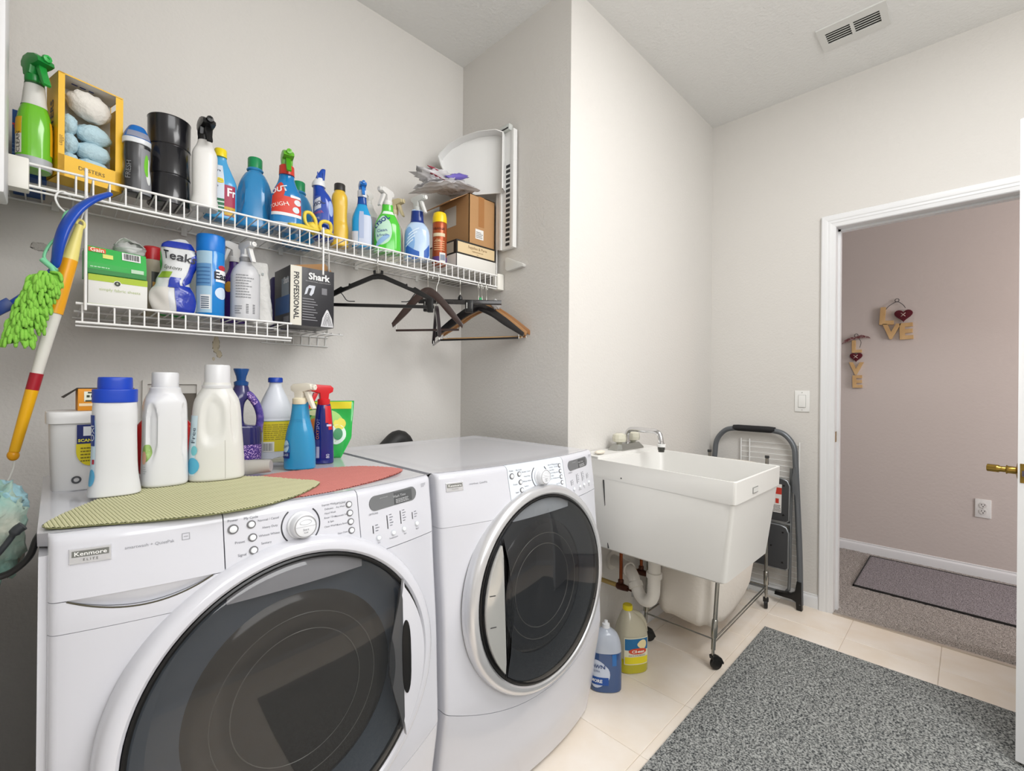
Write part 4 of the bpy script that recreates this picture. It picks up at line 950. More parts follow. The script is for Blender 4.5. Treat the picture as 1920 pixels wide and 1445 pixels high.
for k in range(17): box('slot', -.0072, -.0056, -.030, -.006, .125+.022*k, .138+.022*k, GASK, t)
box('clip', -.020, .004, -.036, .024, .640, .668, pl('#c7cac6', .35), t, .003)
box('clip_slot', -.0215, -.0195, -.030, .018, .646, .652, GASK, t)

# ------------------------------------------------------------------ lower shelf
t = thing('dryer_sheet_box', 'white carton with lime green band under the green box, lower shelf', 'box', (.117, 1.625, Lw), .04)
box('carton', -.060, .058, -.055, .055, 0, .078, pl('#e2e2de', .5), t, .001); fn = lambda u, v: (u, -.0556, v)
quads('band', fn, [(-.060, .058, .062, .078), (-.060, .058, 0, .004)], ink('#a9c21f'), t)
lathe('emblem', [(0, 0), (.0075, 0), (.0075, .0006), (0, .0007)], ink('#f0f0ec'), t, 20, rot=(PI/2, 0, 0), loc=(-.004, -.0556, .060)); lathe('emblem', [(0, 0), (.0062, 0), (.0062, .0006), (0, .0007)], ink('#2b3325'), t, 20, rot=(PI/2, 0, 0), loc=(-.004, -.0562, .060)); flat_text('e', .009, lambda u, v: (-.004+u, -.0572, .061+v), ink('#dfe6cc'), t)
flat_text('simply fabric sheets', .0105, lambda u, v: (.002+u, -.056, .042+v), ink('#b7c58a'), t)
t = thing('dryer_sheet_box', 'bright green carton with red logo and barcode, on top of the white one', 'box', (.113, 1.625, Lw+.079), .03)
GC = mat('green_carton', '#2eae48', .4)
prism('carton', [(-.058, .0), (-.058, .014), (-.060, .020), (-.060, .072), (.052, .072)], .0001, GC, t) if False else None
bm_ = mesh_from([(-.060, -.056, .0), (.060, -.056, .0), (.060, .055, 0), (-.060, .055, 0), (-.060, -.058, .030), (.060, -.058, .024), (-.060, -.045, .072), (.060, -.045, .066), (.060, .055, .066), (-.060, .055, .072), (-.060, .055, .03), (.060, .055, .03)],
    [[0, 1, 5, 4], [4, 5, 7, 6], [6, 7, 8, 9], [0, 4, 6, 9, 10, 3], [1, 2, 11, 8, 7, 5], [3, 10, 11, 2], [10, 9, 8, 11], [0, 3, 2, 1]])
link('carton', bm_, GC, t, smooth=False)
def gf(u, v): return (u, -.0583+max(0, v-.028)*.29-.0006, v-.05*u*(v/.07)-.0)
quads('shade_band', gf, [(-.060, .060, .001, .012)], ink('#1d8234'), t)
quads('logo_patch', gf, [(-.055, -.022, .055, .066)], ink('#e4572c'), t); flat_text('Gain', .0145, lambda u, v: gf(-.0385+u, .060+v), ink('#f4ead8'), t, .02, name='lettering').location = (0, -.0008, 0)
quads('flower', gf, [(-.028, -.008, .042, .053)], ink('#dfe37a'), t)
barcode(gf, .010, .048, .046, .067, t)
lines_of_print(gf, -.052, .0, .016, .022, 1, ink('#a9dcb0'), t, 3); quads('print', gf, [(.028, .054, .014, .024)], ink('#b9d7bb'), t)
t = thing('plastic_wrap', 'crumpled clear plastic wrap resting on top of the green carton', 'plastic wrap', (.148, 1.66, Lw+.150))
crumple('film', -.035, .030, -.03, .035, lambda x, y: .030+.02*math.cos(x*60), .022, mat('white_film', '#e2e2e0', .2, alpha=.75), t, 9, 26)
lump('film_knot', (-.0, .0, .022), (.034, .026, .022), mat('white_film', '#e2e2e0', .2), t, amp=.35, seed=4, f=6)
tag(tube('clear_tube', smooth_path([(.040, 1.80, 1.555), (.09, 1.79, 1.562), (.16, 1.72, 1.566)], 5), .019, mat('clear_sleeve', '#cfcdc9', .2, alpha=.3), None, 14, flat=.5), 'clear plastic sleeve lying back across the boxes on the lower shelf', 'plastic sleeve')
t = thing('spray_can', 'red-capped beige can standing behind the green carton', 'can', (.205, 1.72, Lw))
lathe('can_body', [(.024, 0), (.026, .003), (.026, .165), (.022, .172)], pl('#b9ae98', .35), t, 28); lathe('cap', [(.0262, .166), (.0255, .200), (.020, .206), (0, .206)], pl('#c41f26', .3), t, 28)
bb = Body([(0, .026, .026, 0, 0, 2), (.165, .026, .026, 0, 0, 2)], 2); bb.label('label', -.2, .9, .04, .13, ink('#3a3a34'), t); bb.label('label', -.1, .8, .07, .10, ink('#c8922c'), t, off=.0012)
t = thing('snack_packet', 'small green packet leaning beside the tea bag pouch', 'packet', (.250, 1.705, Lw), .2)
crumple('packet_film', -.030, .035, -.10, .10, lambda x, y: .0, .004, mat('green_film', '#37b04a', .3), t, 2, 20, .01).rotation_euler = (PI/2, 0, 0); t.children[0].location = (0, 0, .100); t.children[0].scale = (1, .95, 1)
t = thing('red_lid_jar', 'jar with a red lid behind the blue and white pouch', 'jar', (.300, 1.755, Lw))
lathe('jar_body', [(.030, 0), (.033, .004), (.033, .185), (.028, .19)], pl('#cfd4ce', .3), t, 24); lathe('cap', [(.031, .19), (.031, .218), (.028, .221), (0, .221)], pl('#c8242a', .3), t, 24)
# blue and white pouch, twisted
t = thing('tea_pouch', 'slumped blue and white plastic pouch beside the blue aerosol can', 'pouch', (.236, 1.605, Lw), face(.236, 1.6))
PW = mat('white_film_opaque', '#d5d7d8', .25, bump=(30, .004, .5)); PB = mat('blue_film', '#1f37a4', .2, bump=(40, .004, .6), coat=.3)
b = Body([(0, .040, .030, .006, 0, 2.4), (.01, .050, .036, .006, 0, 2.4), (.055, .052, .036, .002, 0, 2.3), (.085, .038, .028, .002, 0, 2.2), (.115, .038, .022, .012, 0, 2.2), (.16, .042, .018, .020, 0, 2.2), (.195, .036, .010, .012, 0, 2.2), (.215, .010, .004, .022, 0, 2)], 6, dent=lambda th, z: 1+.07*math.sin(5*th+z*60)*math.sin(z*45))
b.build('pouch_body', PW, t)
b.label('blue_band', .05, 1.1, .002, .078, PB, t, off=.002); b.label('blue_band', -.2, .35, .070, .100, PB, t, off=.0024); b.label('blue_band', .55, 1.35, .085, .175, PB, t, off=.0018, slant=.02); b.label('blue_band', -1.4, 1.4, .186, .205, PB, t, off=.002)
b.label('green_band', -1.2, -.25, .098, .116, ink('#8fae3a'), t, off=.002)
b.text('Teaks', -.10, .160, .034, ink('#1c1c24'), t, off=.0034, bold=.01, rot=-.12); b.text('Epsom', -.35, .128, .015, ink('#3c4030'), t, off=.0034, rot=-.1)
b.label('white_panel', -1.3, -.15, .004, .070, pl('#dbd8d2', .3), t, off=.0016)
t = thing('aerosol_can', 'large bright blue aerosol can with blue cap on the lower shelf', 'can', (.3255, 1.588, Lw), face(.3255, 1.588))
lathe('can_body', [(.0335, 0), (.0355, .003), (.0355, .188), (.0345, .190)], mat('blue_tin', '#1583d2', .2, coat=.3), t, 36)
bb = Body([(0, .0355, .0355, 0, 0, 2), (.19, .0355, .0355, 0, 0, 2)], 2)
bb.label('label', -1.25, .10, .008, .186, ink('#a8c9de'), t); bb.label('label', -1.2, .05, .085, .150, ink('#5f93c4'), t, off=.0011)
for k in range(5): bb.label('print', -1.1, -.05, .092+.011*k, .095+.011*k, ink('#3f6ea4'), t, off=.0016)
bb.label('barcode_panel', -.75, -.0, .018, .060, ink('#dfe4e8'), t, off=.0011); 
for k in range(6): bb.label('barcode', -.66, -.10, .021+.006*k, .0235+.006*k, ink('#2b4a66'), t, off=.0018)
bb.label('label', .35, 1.5, .100, .135, ink('#eef0f2'), t, off=.0012); bb.text('Easy', .95, .117, .030, ink('#10182c'), t, off=.002, bold=.03); bb.label('red_arc', .55, 1.3, .135, .150, ink('#c2303c'), t, off=.0011, ell=True); bb.label('glow', .3, 1.4, .05, .085, ink('#cfe0f2'), t, off=.0011, ell=True)
lathe('cap', [(.0358, .188), (.0362, .190), (.0362, .232), (.0345, .2365), (.010, .238), (0, .238)], pl('#1177d0', .3), t, 36)
t = thing('spray_bottle', 'purple spray bottle with white trigger behind the blue can', 'bottle', (.418, 1.72, Lw), face(.418, 1.72))
b = bottle_body(t, TRIGP, .205, .074, .05, mat('deep_purple', '#3c1f6c', .2, coat=.3)); b.label('flower', -.7, .0, .10, .135, ink('#c9932c'), t, ell=True); spray_head(t, .205, pl('#dddcda', .3), rz=-.9)
t = thing('spray_bottle', 'pale grey spray bottle with printed back label and white trigger', 'bottle', (.418, 1.590, Lw), face(.418, 1.590))
b = bottle_body(t, [(0, .94, .94), (.02, 1, 1), (.62, 1, 1), (.78, .93, .93), (.88, .70, .70), (.95, .42, .42, 2), (1, .38, .38, 2)], .186, .080, .068, pl('#c9cacd', .3), n=2.1)
fnb = lambda u, v: b.pt(u/.04, v, .0012)
lines_of_print(fnb, -.026, .024, .065, .140, 9, ink('#8a8c90'), t, 8, .35)
quads('barcode', fnb, [(.002+0*k, .026, .018+.005*k, .0205+.005*k) for k in range(6)], ink('#55575a'), t); lines_of_print(fnb, -.028, -.006, .016, .044, 4, ink('#8a8c90'), t, 9)
lathe('neck_ring', [(.016, .180), (.0175, .190), (.015, .194)], pl('#8c8c8c', .4), t, 24, cap=False)
spray_head(t, .188, pl('#e3e3e1', .3), s=.88, rz=.55)
t = thing('paper_bag', 'wrinkled white paper bag between the grey sprayer and the iron box', 'bag', (.478, 1.672, Lw), face(.478, 1.66))
b = Body([(0, .028, .018, .010, 0, 2.6), (.01, .036, .022, .008, 0, 2.6), (.10, .036, .020, .0, 0, 2.6), (.18, .032, .010, -.004, 0, 2.4), (.205, .030, .003, -.006, 0, 2.2)], 6, dent=lambda th, z: 1+.05*math.sin(6*th+z*90)); b.build('bag_body', mat('wrinkled_paper', '#dddcd8', .6, bump=(40, .006, .9)), t)
for k in range(3): b.label('print', -.4+.35*k, -.2+.35*k, .15+.006*k, .158+.006*k, ink('#aab0ae'), t, off=.003)
t = thing('starch_can', 'dark blue and purple can hidden behind the black iron box', 'can', (.578, 1.775, Lw))
lathe('can_body', [(.03, 0), (.032, .003), (.032, .178), (.026, .186), (0, .187)], pl('#3b3568', .3), t, 28)
# iron box
t = thing('iron_box', 'black cardboard steam iron box with cream side strip at the lower shelf right end', 'box', (.620, 1.66, Lw), .0)
X0, X1, Y0, Y1, Z1 = -.073, .073, -.080, .072, .196
box('carton', X0, X1, Y0, Y1, 0, Z1, mat('black_iron_carton', '#2b2b30', .35), t, .001)
fn = lambda u, v: (u, Y0-.0007, v)
quads('strip', fn, [(X0, X0+.036, .0, Z1)], ink('#d9d6c9'), t); flat_text('PROFESSIONAL', .0235, lambda u, v: (X0+.018+v, Y0-.0014, .098-u), ink('#26262a'), t, .02, sx=.98)
flat_text('Shark', .031, lambda u, v: (.020+u, Y0-.0014, .168+v), ink('#f2f2f2'), t, .03)
flat_text('PROFESSIONAL LIGHTWEIGHT', .0062, lambda u, v: (.018+u, Y0-.0014, .151+v), ink('#a9a9ac'), t)
prism('iron_picture', [(-.028, .104), (-.022, .128), (-.012, .138), (.008, .138), (.002, .112), (-.006, .102), (-.012, .106), (-.004, .128), (-.014, .128), (-.020, .108)], .0006, ink('#cfd3dc'), t).location = (0, Y0-.0008, 0)
tag_ = quads('steam_picture', fn, [(.030, .048, .112, .134)], ink('#77777c'), t)
for k in range(9): quads('print', fn, [(-.034, .004+.006*((k*7) % 3), .090-.0088*k, .0925-.0088*k)], ink('#8f8f94'), t)
prism('soleplate_picture', [(.028, .0), (.034, .030), (.046, .056), (.050, .060), (.054, .056), (.066, .030), (.072, .0)], .0006, ink('#d5d5d8'), t).location = (-.001, Y0-.0009, .002)
for k in range(4): tube('soleplate_holes', smooth_path([(.034+.004*k, Y0-.0016, .006), (.041+.0025*k, Y0-.0016, .034-.003*k), (.050, Y0-.0016, .050-.007*k), (.058-.0025*k, Y0-.0016, .034-.003*k), (.066-.004*k, Y0-.0016, .006)], 4), .0006, ink('#3a3a3e'), t, 4)
fs_ = lambda u, v: (X0-.0007, -u, v)
quads('side_art', fs_, [(-.060, .075, .04, .10)], ink('#27538c'), t); quads('side_art', fs_, [(-.0, .07, .10, .16)], ink('#7f8a94'), t)
flat_text('Shark', .030, lambda u, v: (X0-.0014, -.045-u*.7, .150+v), ink('#e6e6ea'), t, .02); quads('print', fs_, [(.02, .07, .010, .030)], ink('#6a6a70'), t)
fl = prism('flap', [(-.065, .0), (.073, .004), (.052, .026), (.048, .028), (-.060, .004)], .06, CARD, t); fl.location = (0, -.03, Z1+.001)

# ------------------------------------------------------------------ on the washer
def placemat(name, label, poly, z, cols, seed, ang, per=.0078, st=.0021):
    P = smooth_path([(a, b, 0) for a, b in poly], 4, True); n = len(P)
    def inside(x, y):
        c = False; j = n-1
        for i in range(n):
            if (P[i].y > y) != (P[j].y > y) and x < (P[j].x-P[i].x)*(y-P[i].y)/(P[j].y-P[i].y)+P[i].x: c = not c
            j = i
        return c
    x0, x1 = min(p.x for p in P), max(p.x for p in P); y0, y1 = min(p.y for p in P), max(p.y for p in P)
    ca, sa = math.cos(ang), math.sin(ang); idx = {}; vs = []; fs = []; mi = []
    # grid aligned with the ribs
    cx, cy = (x0+x1)/2, (y0+y1)/2; Lr = .34; nu = int(2*Lr/st); nv = int(2*Lr/.006)
    def pt(i, j):
        if (i, j) not in idx:
            u = -Lr+i*st; v = -Lr+j*.006; ph = (u/per) % 1
            idx[(i, j)] = len(vs); hgt = .0022*(1-abs(2*ph-1)**2.2)+.0002*math.sin(v*900)
            vs.append((cx+u*ca-v*sa, cy+u*sa+v*ca, z+.0008+hgt))
        return idx[(i, j)]
    for i in range(nu):
        u = -Lr+(i+.5)*st
        for j in range(nv):
            v = -Lr+(j+.5)*.006
            if inside(cx+u*ca-v*sa, cy+u*sa+v*ca):
                fs.append([pt(i, j), pt(i+1, j), pt(i+1, j+1), pt(i, j+1)]); ph = (u/per) % 1; mi.append(1 if (ph < .17 or ph > .83) else 0)
    me = plain(vs, fs); me.materials.append(cols[0]); me.materials.append(cols[1])
    for p, q in zip(me.polygons, mi): p.material_index = q; p.use_smooth = True
    o = bpy.data.objects.new(name, me); C.objects.link(o); tag(o, label, 'placemat')
    base = [(p.x, p.y) for p in P]; m = mesh_from([(a, b, z) for a, b in base]+[(a, b, z+.0012) for a, b in base], [list(range(n))[::-1], [n+i for i in range(n)]]+[[i, (i+1) % n, n+(i+1) % n, n+i] for i in range(n)])
    link('mat_backing', m, cols[1], o); return o
GM = (mat('mat_green', '#cbc9a2', .9, bump=(400, .001, .5)), mat('mat_green_dark', '#84865e', .95))
RM_ = (mat('mat_red', '#cf827a', .9, bump=(400, .001, .5)), mat('mat_red_dark', '#96514b', .95))
placemat('placemat', 'ribbed red placemat at the right side of the washer top, under the green one', [(.27, 1.02), (.325, .968), (.40, .962), (.50, .985), (.61, 1.035), (.668, 1.085), (.655, 1.15), (.60, 1.215), (.50, 1.25), (.38, 1.25), (.29, 1.16)], .9535, RM_, 1, .08, per=.0060, st=.0015)
placemat('placemat', 'ribbed pale green placemat under the white detergent jugs on the washer', [(-.012, 1.026), (.05, .978), (.13, .942), (.215, .922), (.30, .935), (.375, .985), (.436, 1.064), (.40, 1.14), (.345, 1.235), (.25, 1.29), (.13, 1.27), (.055, 1.18)], .9570, GM, 2, .10, per=.0052, st=.0013)
MZ = .9605
WJ = pl('#d6d7da', .28)
t = thing('detergent_tub', 'square white detergent tub with lid and blue yellow label at the washer left edge', 'tub', (.052, 1.400, WT), .02)
b = Body([(0, .054, .050, 0, 0, 5), (.004, .056, .052, 0, 0, 5), (.13, .060, .056, 0, 0, 5), (.148, .060, .056, 0, 0, 5)], 3); b.build('tub_body', pl('#e4e4e4', .3), t, 48)
b2 = Body([(.144, .064, .060, 0, 0, 5), (.1445, .065, .061, 0, 0, 5), (.166, .0655, .0615, 0, 0, 5), (.169, .063, .059, 0, 0, 5)], 2); b2.build('lid', pl('#e8e8e8', .3), t, 48)
fn = lambda u, v: (u, -.0525-.032*v-.0022, v)
quads('label', fn, [(-.018, .030, .100, .141)], ink('#1d2a6c'), t); quads('label', lambda u, v: (u, -.0525-.032*v-.0026, v), [(-.008, .026, .117, .137)], ink('#dfe3ea'), t)
N = 24; ring = [(.006+.0250*math.cos(PI+PI*i/N), .085+.033*math.sin(PI+PI*i/N)) for i in range(N+1)]+[(.031, .1), (-.019, .1)]
link('label', plain([fn(u, v) for u, v in ring], [list(range(len(ring)))]), ink('#e5d42a'), t, smooth=False)
flat_text('SCAN HERE', .0085, lambda u, v: (.006+u, -.0525-.032*.107-.003, .107+v), ink('#f0e84a'), t, .03)
lines_of_print(lambda u, v: (u, -.0525-.032*v-.0028, v), -.012, .024, .062, .096, 5, ink('#7a6c20'), t, 4, .4)
for k in (0, 1): lathe('emblem', [(.0045, 0), (.008, 0), (.008, .0004), (.0045, .0004)], ink('#4a4c50'), t, 20, cap=False, rot=(PI/2, 0, 0), loc=(-.018+.030*k, -.0545-.0007, .024))
t = thing('orange_box', 'small orange carton with open black flap on the tub lid', 'box', (.078, 1.410, WT+.1695), .03)
box('carton', -.042, .055, -.035, .035, 0, .048, mat('orange_carton', '#e0931f', .5), t, .001)
fn = lambda u, v: (u, -.0357, v)
quads('emblem', fn, [(-.032, -.012, .020, .042)], ink('#e6ead9'), t); quads('emblem', lambda u, v: (u, -.0363, v), [(-.028, -.023, .029, .034), (-.021, -.016, .029, .034), (-.026, -.018, .038, .041), (-.030, -.014, .020, .023)], ink('#38402c'), t)
quads('label', fn, [(-.040, .04, .010, .016)], ink('#f0d9b0'), t); lathe('emblem', [(.004, 0), (.0065, 0), (.0065, .0004), (.004, .0004)], ink('#6a4414'), t, 16, cap=False, rot=(PI/2, 0, 0), loc=(.000, -.0358, .032))
prism('flap', [(-.042, .0475), (-.040, .0495), (.054, .050), (.054, .0485), (-.041, .0482), (-.064, .028), (-.066, .029)], .069, mat('dark_carton', '#2b2620', .7), t)
t = B('powder_bottle', 'plain white bottle with wide royal blue lid, nearest the washer front', .088, 1.220, MZ, cat='bottle'); 
b = bottle_body(t, [(0, .94, .93), (.012, 1.02, 1.0), (.06, 1.0, .98), (.22, .90, .90), (.45, .86, .88), (.68, .84, .88), (.78, .86, .90), (.86, .86, .90), (.93, .84, .88), (1, .82, .86)], .190, .082, .070, WJ, n=3.0)
b.label('label', -1.7, -.80, .03, .150, ink('#c7dcea'), t); b.label('label_panel', -1.7, -.86, .10, .160, ink('#24408c'), t, off=.0012); b.label('label_drop', -1.35, -.74, .022, .055, ink('#5aa9d2'), t, off=.0013, ell=True); b.label('label_dot', -1.05, -.84, .065, .074, ink('#b03040'), t, off=.0015); b.text('OXI', -1.05, .125, .018, ink('#dfe6f0'), t, rot=PI/2, off=.002)
c = Body([(.184, .0345, .032, 0, 0, 2.6), (.186, .0355, .033, 0, 0, 2.6), (.208, .0355, .033, 0, 0, 2.6), (.2105, .034, .0315, 0, 0, 2.6), (.211, .0275, .026, 0, 0, 2.4), (.2125, .0275, .026, 0, 0, 2.4), (.232, .027, .0255, 0, 0, 2.4), (.2345, .0255, .024, 0, 0, 2.4)], 3); c.build('lid', pl('#1240b4', .35), t, 48)
def ribcap(t, r, z0, z1, m, ribs=40, flange=None):
    me = lathe_me([(r, z0), (r, z1-.003), (r-.002, z1), (0, z1)], ribs*2); 
    for v in me.vertices:
        rr = math.hypot(v.co.x, v.co.y)
        if rr > r-.0025:
            a = math.atan2(v.co.y, v.co.x); k = int(round(a/(2*PI)*ribs*2)) % 2
            if k: v.co.x *= (1-.0009/rr); v.co.y *= (1-.0009/rr)
    link('cap', me, m, t)
    if flange: lathe('cap_flange', [(flange-.001, z0-.012), (flange, z0-.010), (flange, z0-.002), (flange-.002, z0), (r, z0+.0005)], m, t, 40, cap=False)
t = B('detergent_jug', 'white detergent jug with side grips and ribbed white cap, middle of the three white ones', .175, 1.262, MZ, cat='jug', ex=.10)
def d2(th, z):
    q = 1
    for c_, wd_, am in ((-.62, .30, .15), (.80, .22, .13)):
        a = abs((math.atan2(math.sin(th-c_), math.cos(th-c_)))/wd_); b_ = abs((z-.120)/.052); r_ = (a**2.4+b_**2.4)**(1/2.4)
        if r_ < 1.2: q -= am*max(0, min(1, (1.2-r_)*3.5))
    return q
b = bottle_body(t, [(0, .92, .9), (.015, .99, .98), (.06, 1.01, 1), (.45, .97, .98), (.70, .96, .97), (.84, .93, .94), (.91, .84, .88, 2.2), (.955, .72, .80, 2), (1, .68, .78, 2)], .212, .083, .074, WJ, dent=d2, n=2.9, seg=96, sub=8)
b.label('leaf_print', -1.25, -.62, .055, .092, ink('#8fae62'), t, ell=True); b.label('flower_print', -1.25, -.85, .050, .078, ink('#d8a890'), t, ell=True, off=.0012); lines_of_print(lambda u, v: b.pt(-.95+u/.04, v, .0012), -.006, .006, .030, .048, 4, ink('#b4b8ba'), t, 3)
ribcap(t, .0245, .214, .247, WJ, 36, .0285)
t = B('detergent_jug', 'tallest white detergent jug with big smooth cap, rightmost of the three white ones', .274, 1.262, MZ, cat='jug', ex=.05)
def d3(th, z):
    q = 1
    for c_, wd_, am in ((-.22, .36, .15), (.62, .16, .10)):
        a = abs((math.atan2(math.sin(th-c_), math.cos(th-c_)))/wd_); b_ = abs((z-.140)/.050); r_ = (a**2.2+b_**2.2)**(1/2.2)
        if r_ < 1.25: q -= am*max(0, min(1, (1.25-r_)*2.2))
    return q
b = bottle_body(t, [(0, .94, .92), (.012, 1.0, .98), (.05, 1.01, 1), (.30, .97, .99), (.50, .91, .96), (.70, .86, .92), (.82, .78, .86, 2.4), (.91, .60, .74, 2.1), (.95, .52, .66, 2), (1, .49, .62, 2)], .226, .113, .084, pl('#d6d6d2', .3), dent=d3, n=2.6, seg=96, sub=8)
b.label('label', -1.75, -.78, .015, .15, ink('#cfe3ec'), t); b.label('label_drop', -1.30, -.56, .018, .055, ink('#55aed0'), t, off=.0013, ell=True); b.label('label_drop', -1.05, -.68, .060, .082, ink('#74c2cc'), t, off=.0014, ell=True); b.text('Free', -.95, .105, .020, ink('#3a4a5c'), t, rot=PI/2, off=.002)
tube('mould_seam', [b.pt(.18, .004+.008*i, .0002) for i in range(12)], .0006, pl('#b9b7b2', .5), t, 5)
lathe('cap', [(.0300, .212), (.0310, .218), (.0262, .220), (.0262, .263), (.0245, .267), (0, .267)], WJ, t, 44)
t = B('scent_bottle', 'red round container showing on both sides behind the middle white jug', .203, 1.470, WT, cat='bottle')
b = Body([(0, .045, .022, 0, 0, 2.2), (.01, .055, .026, 0, 0, 2.2), (.06, .066, .028, 0, 0, 2.2), (.10, .066, .028, 0, 0, 2.2), (.14, .045, .024, 0, 0, 2.2), (.158, .022, .018, 0, 0, 2), (.165, .018, .016, 0, 0, 2)], 5); b.build('body', mat('red_plastic', '#b81418', .22, coat=.3), t); b.label('label_edge', 1.0, 1.5, .04, .12, ink('#d8683c'), t)
# purple jug with a handle hole
t = B('softener_jug', 'purple and indigo patterned jug with handle and blue cap behind the tallest white jug', .392, 1.505, WT, cat='jug', ex=.1); t.scale = (.84, .9, 1)
PU = mat('purple_jug', '#4b3f92', .18, coat=.4, noise=(25, '#8d74bc', .45, .62, 3)); DPU = mat('indigo_jug', '#2f2d62', .18, coat=.4)
b = Body([(0, .052, .036, 0, 0, 2.6), (.006, .056, .040, 0, 0, 2.6), (.07, .058, .041, 0, 0, 2.5), (.105, .055, .040, 0, 0, 2.4), (.118, .030, .036, -.026, 0, 2.4), (.17, .026, .034, -.022, 0, 2.4), (.195, .030, .032, -.010, 0, 2.2), (.218, .024, .024, -.006, 0, 2), (.228, .020, .020, -.006, 0, 2)], 6); b.build('body', DPU, t, 44)
tube('handle', smooth_path([(-.006, -.006, .205), (.020, -.006, .196), (.043, -.006, .165), (.052, -.006, .130), (.046, -.006, .096), (.030, -.004, .085)], 6), [.014]*4+[.0125]*20+[.016]*7, PU, t, 14)
b.label('speckle_label', -.2, 1.3, .008, .055, mat('speckle_print', '#4a2f86', .4, noise=(260, '#c9a9dc', .52, .6, 1)), t); tube('speckle_band', smooth_path([(-.012, -.014, .206), (.016, -.016, .196), (.036, -.016, .172)], 4), .010, mat('speckle_print', '#4a2f86', .4), t, 10)
lathe('cap', [(.022, .226), (.023, .236), (.014, .240), (.016, .252), (.024, .272), (.0235, .275), (0, .273)], mat('teal_blue_cap', '#1b4a86', .2), t, 24).location = (-.006, 0, 0)
t = B('bleach_bottle', 'white bleach jug with blue screw cap and yellow label', .488, 1.530, WT, cat='jug', ex=.02)
b = bottle_body(t, [(0, .93, .93), (.015, 1, 1), (.50, 1, 1), (.53, .985, .985), (.56, 1, 1), (.66, .93, .95), (.78, .72, .80, 2.1), (.90, .46, .50, 2), (.95, .36, .40, 2), (1, .34, .38, 2)], .236, .100, .080, mat('bleach_white', '#d3d8e0', .3), n=2.6)
b.label('label', -.60, 1.1, .026, .118, ink('#d9c92c'), t); b.label('label_edge', -.62, 1.1, .117, .1185, ink('#3c7a3a'), t, off=.0012)
lines_of_print(lambda u, v: b.pt(u/.05, v, .0013), -.026, .045, .062, .112, 8, ink('#a3952c'), t, 2, .4)
b.label('barcode_panel', -.58, -.02, .026, .056, ink('#e6e6e0'), t, off=.0014)
quads('barcode', lambda u, v: b.pt(u, v, .002), [(-.53+.052*k, -.53+.052*k+(.018 if k % 3 else .03), .029, .052) for k in range(9)], ink('#55565c'), t)
ribcap(t, .0205, .236, .251, pl('#123fa6', .35), 32)
t = B('spray_bottle', 'teal blue spray bottle with cream trigger standing on the red placemat', .476, 1.292, WT+.003, ex=-.35)
b = bottle_body(t, [(0, .95, .93), (.015, 1, 1), (.10, 1, 1), (.35, .96, .98), (.55, .84, .9), (.70, .66, .76), (.76, .60, .7), (.90, .54, .62, 2.2), (1, .52, .6, 2)], .180, .080, .056, mat('teal_plastic', '#2c8fc0', .2, coat=.3), n=2.5)
b.label('label', -1.1, -.3, .022, .080, ink('#2b6fae'), t, ell=True); b.label('label_flash', -1.05, -.42, .045, .078, ink('#b6d6e8'), t, off=.0012, ell=True); b.label('label_band', -1.1, -.32, .030, .046, ink('#1b2f78'), t, off=.0016); b.text('GLASS', -.72, .039, .009, ink('#cfe0ee'), t, off=.0024); b.text('Clean', -.74, .062, .012, ink('#28508c'), t, off=.0024, rot=.3)
for z_ in (.128, .133): b.label('ridge', -1.0, 1.0, z_, z_+.0014, mat('teal_plastic', '#2c8fc0', .2), t, off=.001, slant=-.004)
spray_head(t, .176, pl('#e4dfd2', .3), s=.92, rz=PI*.40, mc=pl('#e4dcc2', .3), rc=.021)
t = B('spray_bottle', 'slim dark blue spray bottle with bright red trigger in front of the green pouch', .562, 1.345, WT+.001, ex=.0)
b = bottle_body(t, [(0, .96, .94), (.015, 1, 1), (.35, .96, .98), (.60, .90, .92), (.78, .80, .84), (.94, .70, .74, 2.1), (1, .60, .64, 2)], .174, .058, .046, mat('navy_plastic', '#161f6e', .15, coat=.4), n=2.4)
b.label('red_sweep', .15, 1.1, .118, .168, pl('#c9202c', .3), t); b.label('red_sweep', .45, 1.0, .098, .122, pl('#c9202c', .3), t, off=.0008); b.label('light_mark', .25, .85, .108, .114, ink('#c9c3e0'), t, off=.0016); b.label('label', -.95, -.30, .015, .07, ink('#3a3f7c'), t, off=.0009)
b.label('barcode_panel', -.62, -.30, .018, .050, ink('#a9a9c4'), t, off=.0014); b.text('SPOT', -.5, .115, .013, ink('#9aa0d0'), t, rot=PI/2, off=.002); b.text('OXY', -.5, .085, .013, ink('#c9823c'), t, rot=PI/2, off=.002); b.text('80', .35, .022, .013, ink('#c9c9dc'), t, rot=PI/2, off=.002)
spray_head(t, .172, pl('#cc2028', .3), s=.95, rz=-PI*.42, rc=.0175)
t = B('detergent_pouch', 'green stand-up detergent pouch with yellow header behind the red sprayer', .606, 1.415, WT, cat='pouch', ex=.10)
def pouch_pt(u, v, d):  # u -1..1, v 0..1
    wv = .066+.010*v; thk = (.022*math.sin(PI*min(1, v*1.05))**.6*(1-v)+.002)*math.sqrt(max(0, 1-u*u))
    nar = 1-.42*max(0, .35-v)/.35*(1 if u > 0 else .4)
    return (u*wv*nar, d*thk+.004*math.sin(v*9+u*3), v*.180)
vs = []; fs = []; NU, NV = 16, 24
for d in (-1, 1):
    for j in range(NV+1):
        for i in range(NU+1): vs.append(pouch_pt(-1+2*i/NU, j/NV, d))
n = (NU+1)*(NV+1)
for s_ in (0, 1):
    for j in range(NV):
        for i in range(NU): a = s_*n+j*(NU+1)+i; fs.append([a, a+1, a+NU+2, a+NU+1])
for j in range(NV): a = j*(NU+1); fs.append([a, a+NU+1, n+a+NU+1, n+a]); a += NU; fs.append([a, n+a, n+a+NU+1, a+NU+1])
